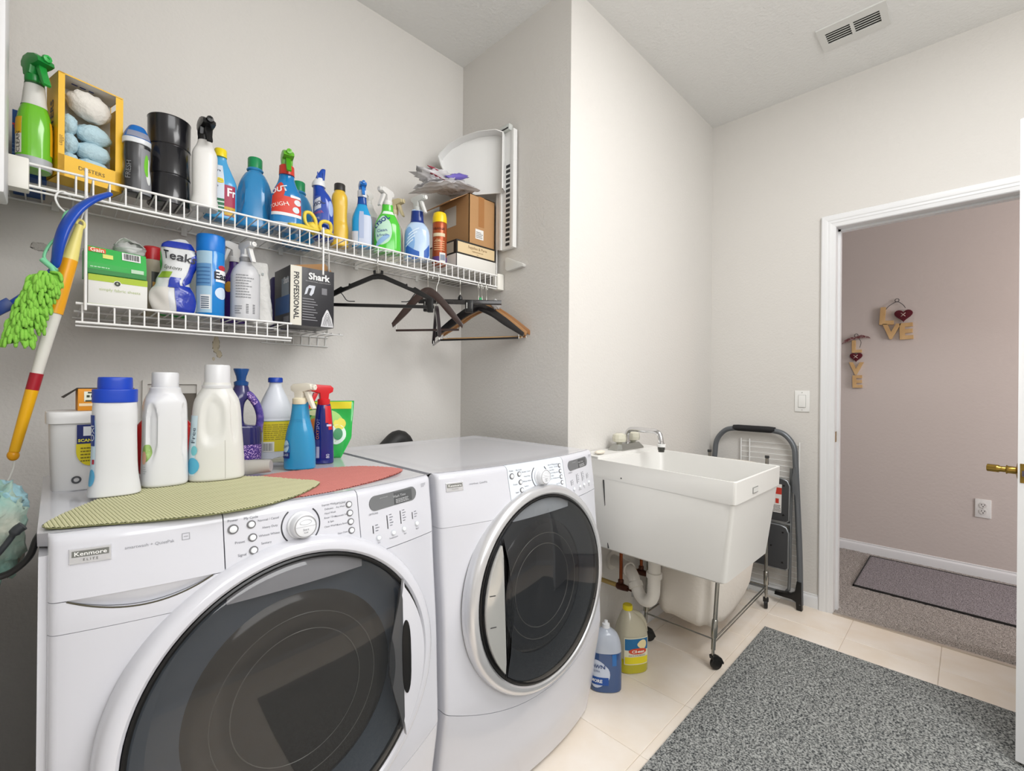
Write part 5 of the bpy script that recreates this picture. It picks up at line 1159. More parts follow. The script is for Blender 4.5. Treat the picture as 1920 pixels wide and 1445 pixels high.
for i in range(NU): a = NV*(NU+1)+i; fs.append([a, a+1, n+a+1, n+a]); fs.append([i, n+i, n+i+1, i+1])
link('pouch_body', mesh_from(vs, fs), mat('green_pouch', '#23ab47', .2, coat=.3, bump=(35, .004, .4)), t)
fp = lambda u, v: (lambda p: (p[0], p[1]-.0012, p[2]))(pouch_pt(u, v, -1)); fq = lambda u, v: (lambda p: (p[0], p[1]-.002, p[2]))(pouch_pt(u, v, -1))
quad('header', fp, -.97, .90, .86, .985, ink('#e2d62e'), t, 12, 3); flat_text('NEW!', .014, lambda u, v: fq(-.60+u/.07, .93+v/.18), ink('#3b4a1c'), t, .03)
def pell(nm, uc, vc, ru, rv, f, m): link(nm, plain([f(uc, vc)]+[f(uc+ru*math.cos(a*PI/12), vc+rv*math.sin(a*PI/12)) for a in range(24)], [[0, 1+a, 1+(a+1) % 24] for a in range(24)]), m, t)
pell('swirl_print', -.1, .55, .75, .30, fp, ink('#9ccf6c')); pell('flower_print', -.55, .58, .22, .13, fq, ink('#e8873c')); pell('flower_print', .45, .60, .26, .10, fq, ink('#d9cf4a')); pell('pod_print', .35, .42, .38, .17, fq, ink('#d3e6dc')); pell('pod_swirl', .38, .43, .20, .10, lambda u, v: (lambda p: (p[0], p[1]-.001, p[2]))(fq(u, v)), ink('#3c8c5c')); pell('swirl_print', -.5, .80, .3, .05, fq, ink('#dfe8b0'))
t = thing('plastic_cup', 'clear measuring cup lying on its side at the washer centre', 'cup', (.362, 1.262, .9545+.0215), 0, rot=(0, 1.50, -.62))
lathe('cup_wall', [(.021, -.030), (.0195, -.031), (.0155, .030), (.014, .032), (0, .032), (0, .030), (.013, .030), (.0185, -.029), (.020, -.031)], mat('frosted_plastic', '#dbd8d2', .25, trans=.55, ior=1.2), t, 28, cap=False)
# plastic tray-like bit under the bleach jug
t = thing('plastic_bag', 'flattened translucent plastic bag tucked between the purple jug and bleach bottle', 'bag', (.440, 1.415, WT))
crumple('film', -.055, .075, -.055, .045, lambda x, y: .012, .006, mat('grey_film', '#b9bdb6', .2, alpha=.6), t, 12, 26)

# recessed water box and marks on the back wall
ob = struct(boxes('trim_6', [(.196, .350, 1.828, 1.841, 1.180, 1.192), (.196, .350, 1.828, 1.841, 1.04, 1.052), (.196, .208, 1.828, 1.841, 1.052, 1.18), (.338, .350, 1.828, 1.841, 1.052, 1.18)], pl('#d9d6cf', .5)))
boxes('box_recess', [(.208, .338, 1.839, 1.8405, 1.052, 1.150)], mat('recess_grey', '#6d675e', .9), ob)
boxes('box_back', [(.208, .338, 1.837, 1.8405, 1.150, 1.18)], pl('#cfccc5', .5), ob)
wb_ = bpy.data.objects['wall_back']
STN = mat('water_stain', '#cdc2a8', .8)
for c_, r_, sd in (((.395, 1.8405, 1.318), (.010, .0006, .028), 3), ((.404, 1.8405, 1.285), (.008, .0006, .012), 5), ((.388, 1.8405, 1.268), (.004, .0006, .006), 8)): lump('stain', (c_[0], 1.8410, c_[2]), (r_[0], .0002, r_[2]), STN, wb_, amp=.3, seed=sd, f=5)
lump('plaster_patch', (-.030, 1.8409, 1.562), (.018, .0005, .011), mat('rough_plaster', '#c3bfb9', .9, bump=(200, .004, 1)), wb_, amp=.35, seed=4, f=6)

# ------------------------------------------------------------------ hanging cleaning tools at the left
t = thing('hand_duster', 'lime green chenille hand duster hanging by its mint handle from the shelf', 'duster', (-.035, 1.435, 1.35))
q = lambda p: (p[0]+.035, p[1]-1.435, p[2]-1.35)
CH = mat('lime_chenille', '#8ccc4e', .9, bump=(300, .002, .6)); 
lump('duster_core', q((-.030, 1.437, 1.345)), (.020, .012, .085), mat('lime_core', '#5f9a34', .9), t, amp=.05).rotation_euler = (0, .42, 0)
ob0 = t.children[0]; ob0.location = (0, 0, 0)
R = random.Random(11); V = []; Fq = []
ax0, ax1 = Vector((-.012, 1.435, 1.425)), Vector((-.055, 1.435, 1.275))
for k in range(230):
    s_ = R.random(); c = ax0+(ax1-ax0)*s_; a = R.uniform(-PI*1.02, PI*.02)
    rad = Vector((math.cos(a), math.sin(a)*.75, R.uniform(-.3, .2))); wdt = .020*(.65+.7*math.sin(PI*min(1, .12+s_*.85)))
    p0 = c+rad*wdt*.3; dn = Vector((0, 0, -1)); L_ = R.uniform(.020, .030)
    p1 = p0+rad*L_*.55+dn*.002; p2 = p1+(rad*.35+dn*.8)*L_*.45; p3 = p2+(dn+rad*.1)*L_*.35
    v, f = tube_data([q(p) for p in smooth_path([p0, p1, p2, p3], 2)], [.0030, .0034, .0036, .0037, .0036, .0034, .0020], 6); o = len(V); V += v; Fq += [[i+o for i in ff] for ff in f]
link('chenille_strands', mesh_from(V, Fq), CH, t)['kind'] = 'stuff'
MINT = pl('#7fd0a0', .4)
tube('duster_handle', [q(p) for p in smooth_path([(.022, 1.47, 1.578), (.015, 1.468, 1.566), (.006, 1.463, 1.52), (-.010, 1.458, 1.488), (-.017, 1.452, 1.460), (-.006, 1.445, 1.443), (.004, 1.44, 1.432)], 5)], .0048, MINT, t, 10, flat=.6)
tube('handle_strut', [q(p) for p in [(-.020, 1.452, 1.455), (-.004, 1.444, 1.438), (.002, 1.44, 1.42)]], .006, MINT, t, 8)
tube('hanging_hook', [q(p) for p in smooth_path([(.016, 1.472, 1.575), (.006, 1.49, 1.590), (.000, 1.505, 1.612), (.006, 1.520, 1.632), (.018, 1.535, 1.638), (.026, 1.544, 1.630)], 5)], .0022, WIRE, t, 8)
t = thing('squeegee', 'long curved royal blue handled brush hooked over the wire shelf lip', 'brush', (.02, 1.47, 1.47))
q = lambda p: (p[0]-.02, p[1]-1.47, p[2]-1.47)
pth = smooth_path([(.091, 1.480, 1.640), (.061, 1.462, 1.612), (.035, 1.448, 1.577), (.016, 1.440, 1.533), (.006, 1.440, 1.489), (.000, 1.452, 1.447), (-.016, 1.466, 1.420), (-.040, 1.468, 1.385), (-.066, 1.470, 1.356)], 5)
n = len(pth); tube('curved_handle', [q(p) for p in pth], [.0135+.0050*math.sin(PI*min(1, i/n*1.6)) if i < n*.62 else .0075 for i in range(n)], mat('royal_plastic', '#0f48b4', .3, coat=.2), t, 14, flat=.45)
box('brush_head', -.012, .012, -.006, .006, -.030, .006, mat('royal_plastic_dark', '#123a86', .35), t, .002, rot=(0, .85, 0), loc=q((-.070, 1.470, 1.352)))
tube('hanging_hook', [q(p) for p in smooth_path([(.086, 1.484, 1.636), (.080, 1.505, 1.634), (.074, 1.526, 1.640), (.074, 1.536, 1.640)], 3)], .003, mat('royal_plastic', '#0f48b4', .3), t, 8)
t = thing('dust_wand', 'yellow and white tapered wand with red band hanging below the shelf', 'wand', (-.01, 1.452, 1.29))
q = lambda p: (p[0]+.01, p[1]-1.452, p[2]-1.29)
A, Bz = Vector((.041, 1.480, 1.553)), Vector((-.062, 1.480, 1.023))
def seg_(nm, a, b, r0, r1, m, n=5):
    tube(nm, [q(A.lerp(Bz, a+(b-a)*i/n)) for i in range(n+1)], [r0+(r1-r0)*i/n for i in range(n+1)], m, t, 18)
seg_('wand_tip', .0, .16, .007, .0145, pl('#ecdf84', .35), 8); seg_('upper_grip', .16, .40, .0145, .0150, pl('#f0a81a', .3)); seg_('white_sleeve', .40, .66, .0130, .0100, pl('#e4e2da', .3)); seg_('red_band', .66, .73, .0115, .0112, pl('#a8202e', .35), 2); seg_('lower_grip', .73, .985, .0112, .0088, pl('#f0b41a', .3))
lump('wand_end', q(Bz), (.010, .009, .012), pl('#f0a81a', .3), t, amp=.02); tube('eyelet', [q((.042+.007*math.cos(a*PI/6), 1.480, 1.555+.010*math.sin(a*PI/6))) for a in range(12)], .003, pl('#ecdf84', .35), t, 8, closed=True)
tube('hang_string', [q(p) for p in smooth_path([(.042, 1.480, 1.563), (.050, 1.50, 1.60), (.055, 1.520, 1.636), (.055, 1.538, 1.636)], 4)], .0016, WIRE, t, 6); tube('cord', [q(p) for p in smooth_path([(-.060, 1.480, 1.028), (-.062, 1.478, .995), (-.075, 1.46, .955), (-.09, 1.46, .94)], 4)], .0022, pl('#dcdcd6', .5), t, 6)
t = thing('mesh_bag', 'teal and white net bag with black straps hanging on the left wall by the washer', 'bag', (-.070, 1.16, .93))
NET = mat('teal_net', '#8fbcb0', .6, alpha=.72, noise=(16, '#c9c9b9', .35, .7, 4), bump=(40, .008, .8))
lump('net_body', (0, .0, .0), (.036, .050, .080), NET, t, amp=.28, seed=7, f=5, seg=32, rings=24); lump('net_fold', (.004, .06, -.050), (.028, .035, .045), mat('beige_net', '#b3ab9c', .7, alpha=.7, bump=(40, .008, .8)), t, amp=.3, seed=9, f=6, seg=28, rings=20); lump('net_fold', (.006, .02, .045), (.030, .050, .035), mat('blue_net', '#9fc9d4', .6, alpha=.7, bump=(40, .008, .8)), t, amp=.3, seed=13, f=6, seg=28, rings=20)
q = lambda p: (p[0]+.070, p[1]-1.16, p[2]-.93)
tube('strap', [q(p) for p in smooth_path([(-.066, 1.05, .884), (-.045, 1.05, .889), (-.026, 1.05, .908), (-.018, 1.05, .934), (-.008, 1.055, .950), (.000, 1.065, .952)], 5)], [.0070]*18+[.0085]*8, BLACK, t, 10, flat=.7)
tube('strap', [q(p) for p in smooth_path([(-.072, 1.09, .895), (-.052, 1.09, .925), (-.042, 1.09, .943), (-.034, 1.09, .950)], 5)], [.0055]*9+[.0095]*7, mat('dark_grey_strap', '#33363a', .4), t, 10, flat=.8)
tube('wall_hook', [q(p) for p in [(-.108, 1.18, 1.02), (-.080, 1.18, 1.02), (-.078, 1.18, .995)]], .003, WIRE, t, 8)
tag(box('wall_panel', XL, -.0735, 1.40, 1.50, 1.571, 2.60, TRIM, None, .006), 'narrow white panel fixed on the left wall beside the shelf end', 'panel')

# ------------------------------------------------------------------ clothes hangers on the shelf lip
def arms(w, drop, up=.0, th=.03, tip=.0):
    top = [(0, 0), (w*.12, -.004), (w*.3, -drop*.16), (w*.6, -drop*.48), (w*.88, -drop*.84), (w, -drop)]
    bot = [(w*.97, -drop-th*.55), (w*.80, -drop*.92-th*.2), (w*.55, -drop*.56-th*.75), (w*.28, -drop*.22-th*.95), (0, -th)]
    R_ = [(p.x, p.y) for p in smooth_path([(a, b, 0) for a, b in top], 4)]+[(p.x, p.y) for p in smooth_path([(a, b, 0) for a, b in bot], 4)]
    return R_+[(-x, z) for x, z in R_[::-1][1:-1]]
HKS = mat('hook_wire', '#c9c9c4', .25, metal=1)
def hook(t, neck, m=HKS, r=.0018, y=0):
    tube('hook', smooth_path([(.0, y+.016, -.004), (0, y+.014, .010), (0, y+.004, .018), (0, y-.007, .012), (0, y-.009, -.006), (.0, y-.004, -.024), (0, y, -.040), (0, y, neck+.002)], 4), r, m, t, 8)
def hanger(label, x, yaw, kind, y=1.530, z=1.618, col=None, grp='clothes hangers on the shelf lip', w=.215, neck=-.075, drop=.14, back=0):
    t = thing('clothes_hanger', label, 'hanger', (x, y, z), yaw, grp)
    if kind == 'wood':
        m = mat('hanger_'+col.lstrip('#'), col, .3, coat=.3); hook(t, neck)
        prism('shoulder', [(a, b+neck) for a, b in arms(w, drop)], .013, m, t, bev=.003)
        tube('trouser_bar', [(-w*.88, 0, neck-drop-.028), (w*.88, 0, neck-drop-.022)], .0045, m if col != '#a87c50' else mat('bar_tan', '#c9a26c', .4), t, 10)
        for s in (-1, 1): tube('bar_wire', [(s*w*.88, 0, neck-drop*.86-.012), (s*w*.88, 0, neck-drop-.026)], .0015, HKS, t, 6)
    elif kind == 'clip':
        m = BLACK; hook(t, neck+.004, GASK if w > .22 else HKS, .0019)
        prism('clamp', [(-.016, neck-.006), (-.018, neck+.012), (-.010, neck+.014), (-.009, neck+.002), (.009, neck+.002), (.010, neck+.014), (.018, neck+.012), (.016, neck-.006)], .012, m, t, bev=.002)
        A_ = [(0, neck), (.02, neck-.002), (.10, neck-.036), (.106, neck-.034), (.108, neck-.044), (.128, neck-.050), (.135, neck-.046), (w, neck-.088), (w, neck-.104), (.12, neck-.062), (.02, neck-.020), (0, neck-.018)]
        prism('shoulder', A_+[(-a, b) for a, b in A_[::-1][1:-1]], .008, m, t, bev=.0015)
        prism('trouser_bar', [(-w, neck-.106), (w, neck-.112), (w, neck-.124), (-w, neck-.118)], .009, m, t, bev=.002)
        for s in (-1, 1):
            tube('swing_wire', smooth_path([(s*.145, 0, neck-.058), (s*.128, 0, neck-.078), (s*.112, 0, neck-.098), (s*.085, 0, neck-.100)], 3), .0018, GASK, t, 6)
            box('clip', s*w*.93-.011, s*w*.93+.011, -.008, .008, neck-.138, neck-.088, m, t, .004)
    else:
        m = mat('black_wood', '#1a1718', .25, coat=.3); hook(t, neck-.0)
        prism('trouser_bar', [(-w, neck-.006), (w, neck-.006), (w, neck-.026), (-w, neck-.026)], .010, m, t, bev=.002)
        lathe('swivel', [(.004, neck-.01), (.010, neck-.006), (.009, neck+.004), (.003, neck+.014), (0, neck+.015)], BLACK, t, 12)
        for s in (-.78, .22):
            box('clip', s*w-.017, s*w+.017, -.011, .011, neck-.060, neck-.008, BLACK, t, .004); tubes('clip_spring', [[(s*w-.010, -.0115, neck-.045), (s*w-.010, -.0115, neck-.020)], [(s*w+.010, -.0115, neck-.045), (s*w+.010, -.0115, neck-.020)]], .0012, HKS, t)
    return t
hanger('black plastic hanger with swing wires, frontmost and farthest left', .835, -.785, 'clip', w=.205, z=1.632, neck=-.045)
hanger('dark brown wooden hanger turned sideways beside the black plastic one', 1.052, -.75, 'wood', col='#33211c', w=.142, drop=.145, neck=-.045)
hanger('slim dark curved hanger seen edge-on behind the dark brown one', 1.098, 1.03, 'wood', col='#2a2226', w=.16, drop=.125, neck=-.112, y=1.536)
hanger('black trouser hanger with two clips on a straight bar', 1.215, -.72, 'bar', w=.175, neck=-.065)
hanger('glossy black wooden hanger at the front of the right bundle', 1.318, -.98, 'wood', col='#171416', w=.205, drop=.13, neck=-.075)
hanger('tan wooden hanger directly behind the glossy black one', 1.338, -.98, 'wood', col='#a87c50', w=.205, drop=.128, neck=-.072)
hanger('tan wooden hanger last in the row, nearest the corner wall', 1.364, -.98, 'wood', col='#986a3f', w=.205, drop=.126, neck=-.070)
t = thing('hanger_wrap', 'crumpled white plastic wrap on the wooden hanger tops at right', 'plastic wrap', (1.372, 1.475, 1.538))
lump('film', (0, 0, 0), (.022, .020, .020), mat('wrap_film', '#dedede', .2, alpha=.7), t, amp=.4, seed=21, f=6)
tag(lump('green_tag', (1.325, 1.526, 1.562), (.007, .005, .010), pl('#1f9a58', .4), None, amp=.1), 'small green plastic size marker on a hanger hook in the right bundle', 'size marker')

# ------------------------------------------------------------------ laundry sink
sk = thing('laundry_sink', 'deep white plastic laundry tub on the far wall beside the dryer', 'sink', (1.70, 1.146, .56))
q = lambda x, y, z: (x-1.70, y-1.146, z-.56)
R0 = [(1.467, .501), (1.911, .497), (2.016, 1.143), (1.541, 1.143)]    # rim corners: near front, far front, far back, near back
Bt = [(1.495, .540), (1.900, .537), (1.978, 1.120), (1.502, 1.110)]
Ri = [(1.474, .508), (1.904, .504), (1.984, 1.010), (1.530, 1.022)]    # basin opening, in front of the ledge
Bi = [(1.512, .556), (1.882, .553), (1.950, .985), (1.518, .985)]
def inset(P, d):
    c = (sum(p[0] for p in P)/4, sum(p[1] for p in P)/4); return [(p[0]+(c[0]-p[0])*d, p[1]+(c[1]-p[1])*d) for p in P]
def rr(P, r, n=5):
    out = []
    for i in range(4):
        a, b, c = Vector((*P[i-1], 0)), Vector((*P[i], 0)), Vector((*P[(i+1) % 4], 0)); u = (a-b).normalized(); v = (c-b).normalized()
        for k in range(n+1):
            t = k/n; p = (b+u*r)*(1-t)**2+2*b*t*(1-t)+(b+v*r)*t*t; out.append((p.x, p.y))
    return out
def mixq(P, Q, t): return [(a[0]+(b[0]-a[0])*t, a[1]+(b[1]-a[1])*t) for a, b in zip(P, Q)]
rows = []
zr, zb = .895, .560
rows.append([q(x, y, zb) for x, y in rr(inset(Bt, .03), .02)])
rows.append([q(x, y, zb+.006) for x, y in rr(Bt, .02)])
S1 = mixq(Bt, R0, .82)
rows.append([q(x, y, zr-.073) for x, y in rr(inset(S1, .0), .014)])
rows.append([q(x, y, zr-.070) for x, y in rr(inset(R0, .004), .012)])
rows.append([q(x, y, zr-.001) for x, y in rr(R0, .008)])
rows.append([q(x, y, zr) for x, y in rr(inset(R0, .003), .008)])
rows.append([q(x, y, zr) for x, y in rr(Ri, .02)])
rows.append([q(x, y, zr-.003) for x, y in rr(inset(Ri, .006), .02)])
rows.append([q(x, y, zb+.03) for x, y in rr(Bi, .04)])
rows.append([q(x, y, zb+.014) for x, y in rr(inset(Bi, .15), .04)])
n = len(rows[0]); vs = [p for r_ in rows for p in r_]; fs = [list(range(n))[::-1], [(len(rows)-1)*n+i for i in range(n)]]
for j in range(len(rows)-1):
    for i in range(n): fs.append([j*n+i, j*n+(i+1) % n, (j+1)*n+(i+1) % n, (j+1)*n+i])
link('tub', sharp(mesh_from(vs, fs), 40), TUB, sk)
# back ledge, raised, with rim skirt
L_ = [(1.530, 1.042), (1.999, 1.028), (2.016, 1.143), (1.543, 1.143)]
def slab(nm, P, z0, z1, m, par, r=.008):
    a = rr(P, r, 3); b = rr(inset(P, .02), r, 3); k = len(a)
    vs = [q(x, y, z0) for x, y in a]+[q(x, y, z1-.004) for x, y in a]+[q(x, y, z1) for x, y in b]
    fs = [list(range(k))[::-1], [2*k+i for i in range(k)]]+[[j*k+i, j*k+(i+1) % k, (j+1)*k+(i+1) % k, (j+1)*k+i] for j in (0, 1) for i in range(k)]
    return link(nm, sharp(mesh_from(vs, fs), 40), m, par)
slab('back_ledge', L_, .893, .908, TUB, sk)
def near_face(z, y):
    Q = mixq(Bt, R0, .82*(z-.566)/.256); a, b = Q[0], Q[3]; return a[0]+(b[0]-a[0])*(y-a[1])/(b[1]-a[1])
tube('channel_gap', [q(near_face(.568+.0315*i, .972+.0048*i)-.0008, .972+.0048*i, .568+.0315*i) for i in range(9)], .0030, GASK, sk, 6)
box('maker_plate', -.0012, .0012, -.024, .024, -.010, .010, pl('#8d8d8a', .4), sk, loc=q(1.640, .4995, .848), rot=(0, 0, PI/2-.01)); box('plate_field', -.0018, .0018, -.021, .021, -.007, .007, pl('#d3d3d0', .4), sk, loc=q(1.640, .4992, .848), rot=(0, 0, PI/2-.01))
lathe('screw', [(0, 0), (.003, 0), (0, .001)], GASK, sk, 10, loc=q(1.517, .93, .838), rot=(0, -PI/2, 0))
tubes('wall_bracket', [[q(1.62, 1.147, .50), q(1.62, 1.147, .545), q(1.62, 1.00, .556)], [q(1.90, 1.147, .50), q(1.90, 1.147, .545), q(1.90, 1.00, .556)]], .008, GALV, sk)
# faucet
fa = thing('faucet', 'chrome two-handle faucet with clear knobs on the sink back ledge', 'faucet', (1.810, 1.085, .908), -.03)
P8 = [(-.105, -.022), (-.085, -.036), (.085, -.036), (.105, -.022), (.105, .022), (.085, .034), (-.085, .034), (-.105, .022)]
k = 8; vs = [(x, y, 0) for x, y in P8]+[(x, y, .006) for x, y in P8]+[(x*.80, y*.60, .026) for x, y in P8]
link('faucet_base', sharp(mesh_from(vs, [list(range(k))[::-1], [2*k+i for i in range(k)]]+[[j*k+i, j*k+(i+1) % k, (j+1)*k+(i+1) % k, (j+1)*k+i] for j in (0, 1) for i in range(k)]), 25), mat('dull_chrome', '#a9aaa6', .28, metal=1), fa)
KN = mat('clear_knob', '#d9d6c4', .15, alpha=.85, coat=.4)
for s in (-1, 1):
    me = lathe_me([(.010, .022), (.012, .030), (.0285, .036), (.031, .050), (.0285, .066), (.014, .073), (0, .073)], 12); link('faucet_knob', me, KN, fa, smooth=False).location = (s*.055, 0, 0)
tube('spout', smooth_path([(.010, 0, .020), (.010, .002, .060), (.006, -.012, .083), (.002, -.040, .089), (-.002, -.10, .089), (-.004, -.140, .088), (-.005, -.163, .078), (-.006, -.172, .050), (-.006, -.173, .038)], 6), .0108, CHROME, fa, 14)
lathe('spout_collar', [(.011, .040), (.0135, .042), (.013, .048), (.010, .050)], CHROME, fa, 20, loc=(-.006, -.173, -.006))
lathe('aerator_ring', [(.012, .024), (.0175, .026), (.0175, .036), (.012, .038)], pl('#e6e6e4', .3), fa, 20, loc=(-.006, -.173, 0))
lathe('aerator', [(.011, .004), (.0125, .006), (.0125, .012), (.0145, .014), (.0145, .024), (.010, .025)], mat('dark_chrome', '#5f5f5c', .35, metal=1), fa, 20, loc=(-.006, -.173, 0))
tag(lump('soap_bar', (1.575, 1.066, .9165), (.030, .016, .008), mat('cream_soap', '#e4dccd', .45), None, amp=.08, seed=3), 'cream soap bar on the near end of the sink ledge', 'soap')
# plumbing below
PVC = pl('#dedad2', .35); COP = mat('copper', '#8a4a2c', .35, metal=.9); BRZ = mat('bronze_valve', '#4f2e22', .4, metal=.8)
t = thing('drain_trap', 'white plastic drain trap curving from the sink into the wall', 'drain pipe', (1.66, .87, .56))
q2 = lambda x, y, z: (x-1.66, y-.87, z-.56)
tube('trap_bend', [q2(*p) for p in smooth_path([(1.662, .868, .560), (1.662, .868, .42), (1.664, .874, .365), (1.672, .900, .335), (1.684, .935, .335), (1.696, .965, .365), (1.705, .985, .400), (1.722, 1.015, .415), (1.760, 1.075, .410), (1.798, 1.147, .400)], 6)], .0240, PVC, t, 18)
for p, d in (((1.662, .868, .45), (0, 0, 1)), ((1.697, .968, .370), (.3, .6, .9)), ((1.722, 1.018, .415), (.4, .9, 0))):
    o = lathe('slip_nut', [(.0245, -.012), (.030, -.010), (.030, .010), (.0245, .012)], PVC, t, 12, cap=False); o.location = q2(*p); o.rotation_euler = Vector(d).to_track_quat('Z', 'Y').to_euler()
o = lathe('wall_flange', [(0, 0), (.046, 0), (.044, .008), (.028, .014), (0, .014)], PVC, t, 28); o.rotation_euler = (PI/2, 0, 0); o.location = q2(1.798, 1.147, .400)
def valve(label, x, z, ztop, d=0, grp='copper water supply lines'):
    t = thing('supply_valve', label, 'valve', (x, 1.147, z), 0, grp)
    o = lathe('wall_flange', [(0, 0), (.036, 0), (.034, .006), (.014, .012), (0, .012)], PVC, t, 24); o.rotation_euler = (PI/2, 0, 0)
    tube('stub', [(0, -.010, 0), (0, -.062-d, 0)], .0095, mat('brass_stub', '#b59c62', .35, metal=.8), t, 12)
    tube('valve_body', [(0, -.055-d, 0), (0, -.062-d, 0), (0, -.085-d, 0), (0, -.108-d, 0)], [.011, .015, .014, .011], BRZ, t, 12)
    tube('copper_pipe', smooth_path([(0, -.074-d, .010), (0, -.074-d, .06), (.0, -.074-d, ztop-z)], 3), .0072, COP, t, 10); lathe('compression_nut', [(.012, .010), (.012, .028), (.008, .032)], BRZ, t, 6, loc=(0, -.074-d, 0))
    tube('valve_stem', [(0, -.105-d, 0), (0, -.125-d, -.002)], .005, BRZ, t, 8); o = lathe('valve_handle', [(0, 0), (.019, .001), (.019, .007), (0, .008)], mat('grey_handle', '#8a8d8c', .4, metal=.5), t, 20); o.rotation_euler = (PI/2+.1, 0, .5); o.scale = (.75, 1.15, 1); o.location = (0, -.125-d, -.004)
    return t
valve('copper shut-off valve nearest the dryer, lower of the two under the sink', 1.690, .345, .559, .040)
valve('copper shut-off valve farther from the dryer under the sink', 1.930, .325, .559)

# ------------------------------------------------------------------ rolling laundry hamper behind the sink
hp = thing('laundry_hamper', 'chrome-framed rolling hamper with white cloth bag behind and below the sink', 'hamper', (2.33, .91, 0))
q3 = lambda x, y, z: (x-2.33, y-.91, z)
CR = mat('hamper_chrome', '#a5a5a0', .22, metal=1)
cor = [((1.962, .756), (2.075, .756)), ((2.700, .766), (2.700, .766)), ((2.700, 1.070), (2.700, 1.070)), ((1.960, 1.066), (2.075, 1.090))]
def pole_at(i, z): a, b = cor[i]; t_ = (z-.08)/.73; return (a[0]+(b[0]-a[0])*t_, a[1]+(b[1]-a[1])*t_, z)
for i in range(4):
    tube('pole', [q3(*pole_at(i, z)) for z in (.085, .45, .81)], .0088, CR, hp, 12)
    tube('sleeve', [q3(*pole_at(i, z)) for z in (.130, .135, .20, .205)], [.0095, .0125, .0125, .0095], CR, hp, 12)
    tube('pole_cap', [q3(*pole_at(i, z)) for z in (.808, .812, .822)], [.0095, .0115, .0105], pl('#3a3c3c', .4), hp, 12)
    x, y, _ = pole_at(i, .08); a = (.9, .2, 2.0, -.7)[i]; dx, dy = math.cos(a)*.018, -abs(math.sin(a))*.006-.004
    c = bpy.data.objects.new('caster', None); C.objects.link(c); c.parent = hp; c.location = q3(x, y, 0); c.rotation_euler = (0, 0, (-.5, .3, 2.2, -.9)[i])
    tube('caster_stem', [(0, 0, .095), (0, 0, .058)], .006, CR, c, 8)
    o = lathe('caster_wheel', [(0, -.009), (.024, -.009), (.027, -.006), (.027, .006), (.024, .009), (0, .009)], mat('caster_black', '#161616', .4), c, 24); o.rotation_euler = (PI/2, 0, 0); o.location = (.016, 0, .0272)
    prism('caster_fork', [(-.010, .060), (.012, .062), (.034, .050), (.046, .028), (.042, .022), (.030, .038), (.010, .044), (-.008, .046)], .026, mat('caster_black', '#161616', .4), c, bev=.002)
for a, b in ((0, 1), (1, 2), (2, 3), (3, 0)):
    for z, r in ((.125, .0035), (.735, .006)): tube('frame_rail', [q3(*pole_at(a, z)), q3(*pole_at(b, z))], r, CR, hp, 8)
tube('frame_rail', [q3(*pole_at(0, .108)), q3(*pole_at(1, .108))], .0026, CR, hp, 8)
for k in (): y = .77+.033*k; tube('shelf_wire', [q3(1.964, y, .122), q3(2.698, y, .122)], .0018, CR, hp, 6)
BAG = mat('bag_cloth', '#e9e2d8', .85, bump=(60, .003, .5), sss=0)
rows = []; NB = 64
for z, x0, x1, y0, y1, wv in ((.135, 2.04, 2.36, .82, 1.00, .3), (.138, 2.01, 2.42, .78, 1.035, .6), (.165, 1.990, 2.49, .775, 1.055, 1), (.21, 1.988, 2.55, .768, 1.06, 1), (.30, 2.000, 2.62, .77, 1.06, 1), (.42, 2.03, 2.62, .775, 1.062, .8), (.60, 2.06, 2.67, .778, 1.063, .5), (.785, 2.085, 2.688, .782, 1.066, .15)):
    row = []
    for i in range(NB):
        a = 2*PI*i/NB; e = 2/4.5; cx_ = (x0+x1)/2; cy_ = (y0+y1)/2
        X = math.copysign(abs(math.cos(a))**e, math.cos(a)); Y = math.copysign(abs(math.sin(a))**e, math.sin(a)); w_ = 1+.022*wv*math.sin(11*a+z*9)+.012*wv*math.sin(23*a-z*14)
        row.append(q3(cx_+X*(x1-x0)/2*w_, cy_+Y*(y1-y0)/2*min(1.02, w_), z+.010*wv*math.sin(9*a)*(z < .25)))
    rows.append(row)
vs = [p for r_ in rows for p in r_]; fs = [list(range(NB))[::-1]]+[[j*NB+i, j*NB+(i+1) % NB, (j+1)*NB+(i+1) % NB, (j+1)*NB+i] for j in range(len(rows)-1) for i in range(NB)]
link('cloth_bag', mesh_from(vs, fs), BAG, hp)

# ------------------------------------------------------------------ step stool and spare wire panel on the right wall
sp = thing('spare_wire_shelf', 'spare white wire shelf section standing against the wall behind the step stool', 'wire shelf', (2.888, .81, 0))
me = None
for k in range(29):
    z = .015+.0305*k
    if me is None:
        v, f = tube_data([(0, -.150, 0), (0, .152, 0)], .0017, 6); me = sharp(mesh_from(v, f), 60); me.materials.append(WIRE)
        for p in me.polygons: p.use_smooth = True
    o = bpy.data.objects.new('wire', me); C.objects.link(o); o.parent = sp; o.location = (.010*z, 0, z)
for y in (-.150, .105, .152): tube('upright', [(-.004, y, 0), (.006, y, .885)], .0034, WIRE, sp, 8)
st = thing('step_stool', 'folded grey step stool with black foam grip leaning between sink and doorway', 'step stool', (2.83, .885, 0))
SG = mat('stool_grey', '#6c7074', .35, metal=.4); SX = lambda z, o=0: -.012+.052*z+o
pts = [(SX(.03), -.252, .030), (SX(.3), -.243, .30), (SX(.6), -.226, .60), (SX(.78), -.215, .78), (SX(.86), -.205, .865), (SX(.92), -.160, .925), (SX(.94), -.10, .943), (SX(.945), 0, .947), (SX(.94), .10, .943), (SX(.92), .160, .925), (SX(.86), .205, .865), (SX(.78), .215, .78), (SX(.6), .226, .60), (SX(.3), .243, .30), (SX(.03), .252, .030)]
tube('main_frame', smooth_path(pts, 5), .0145, SG, st, 14)
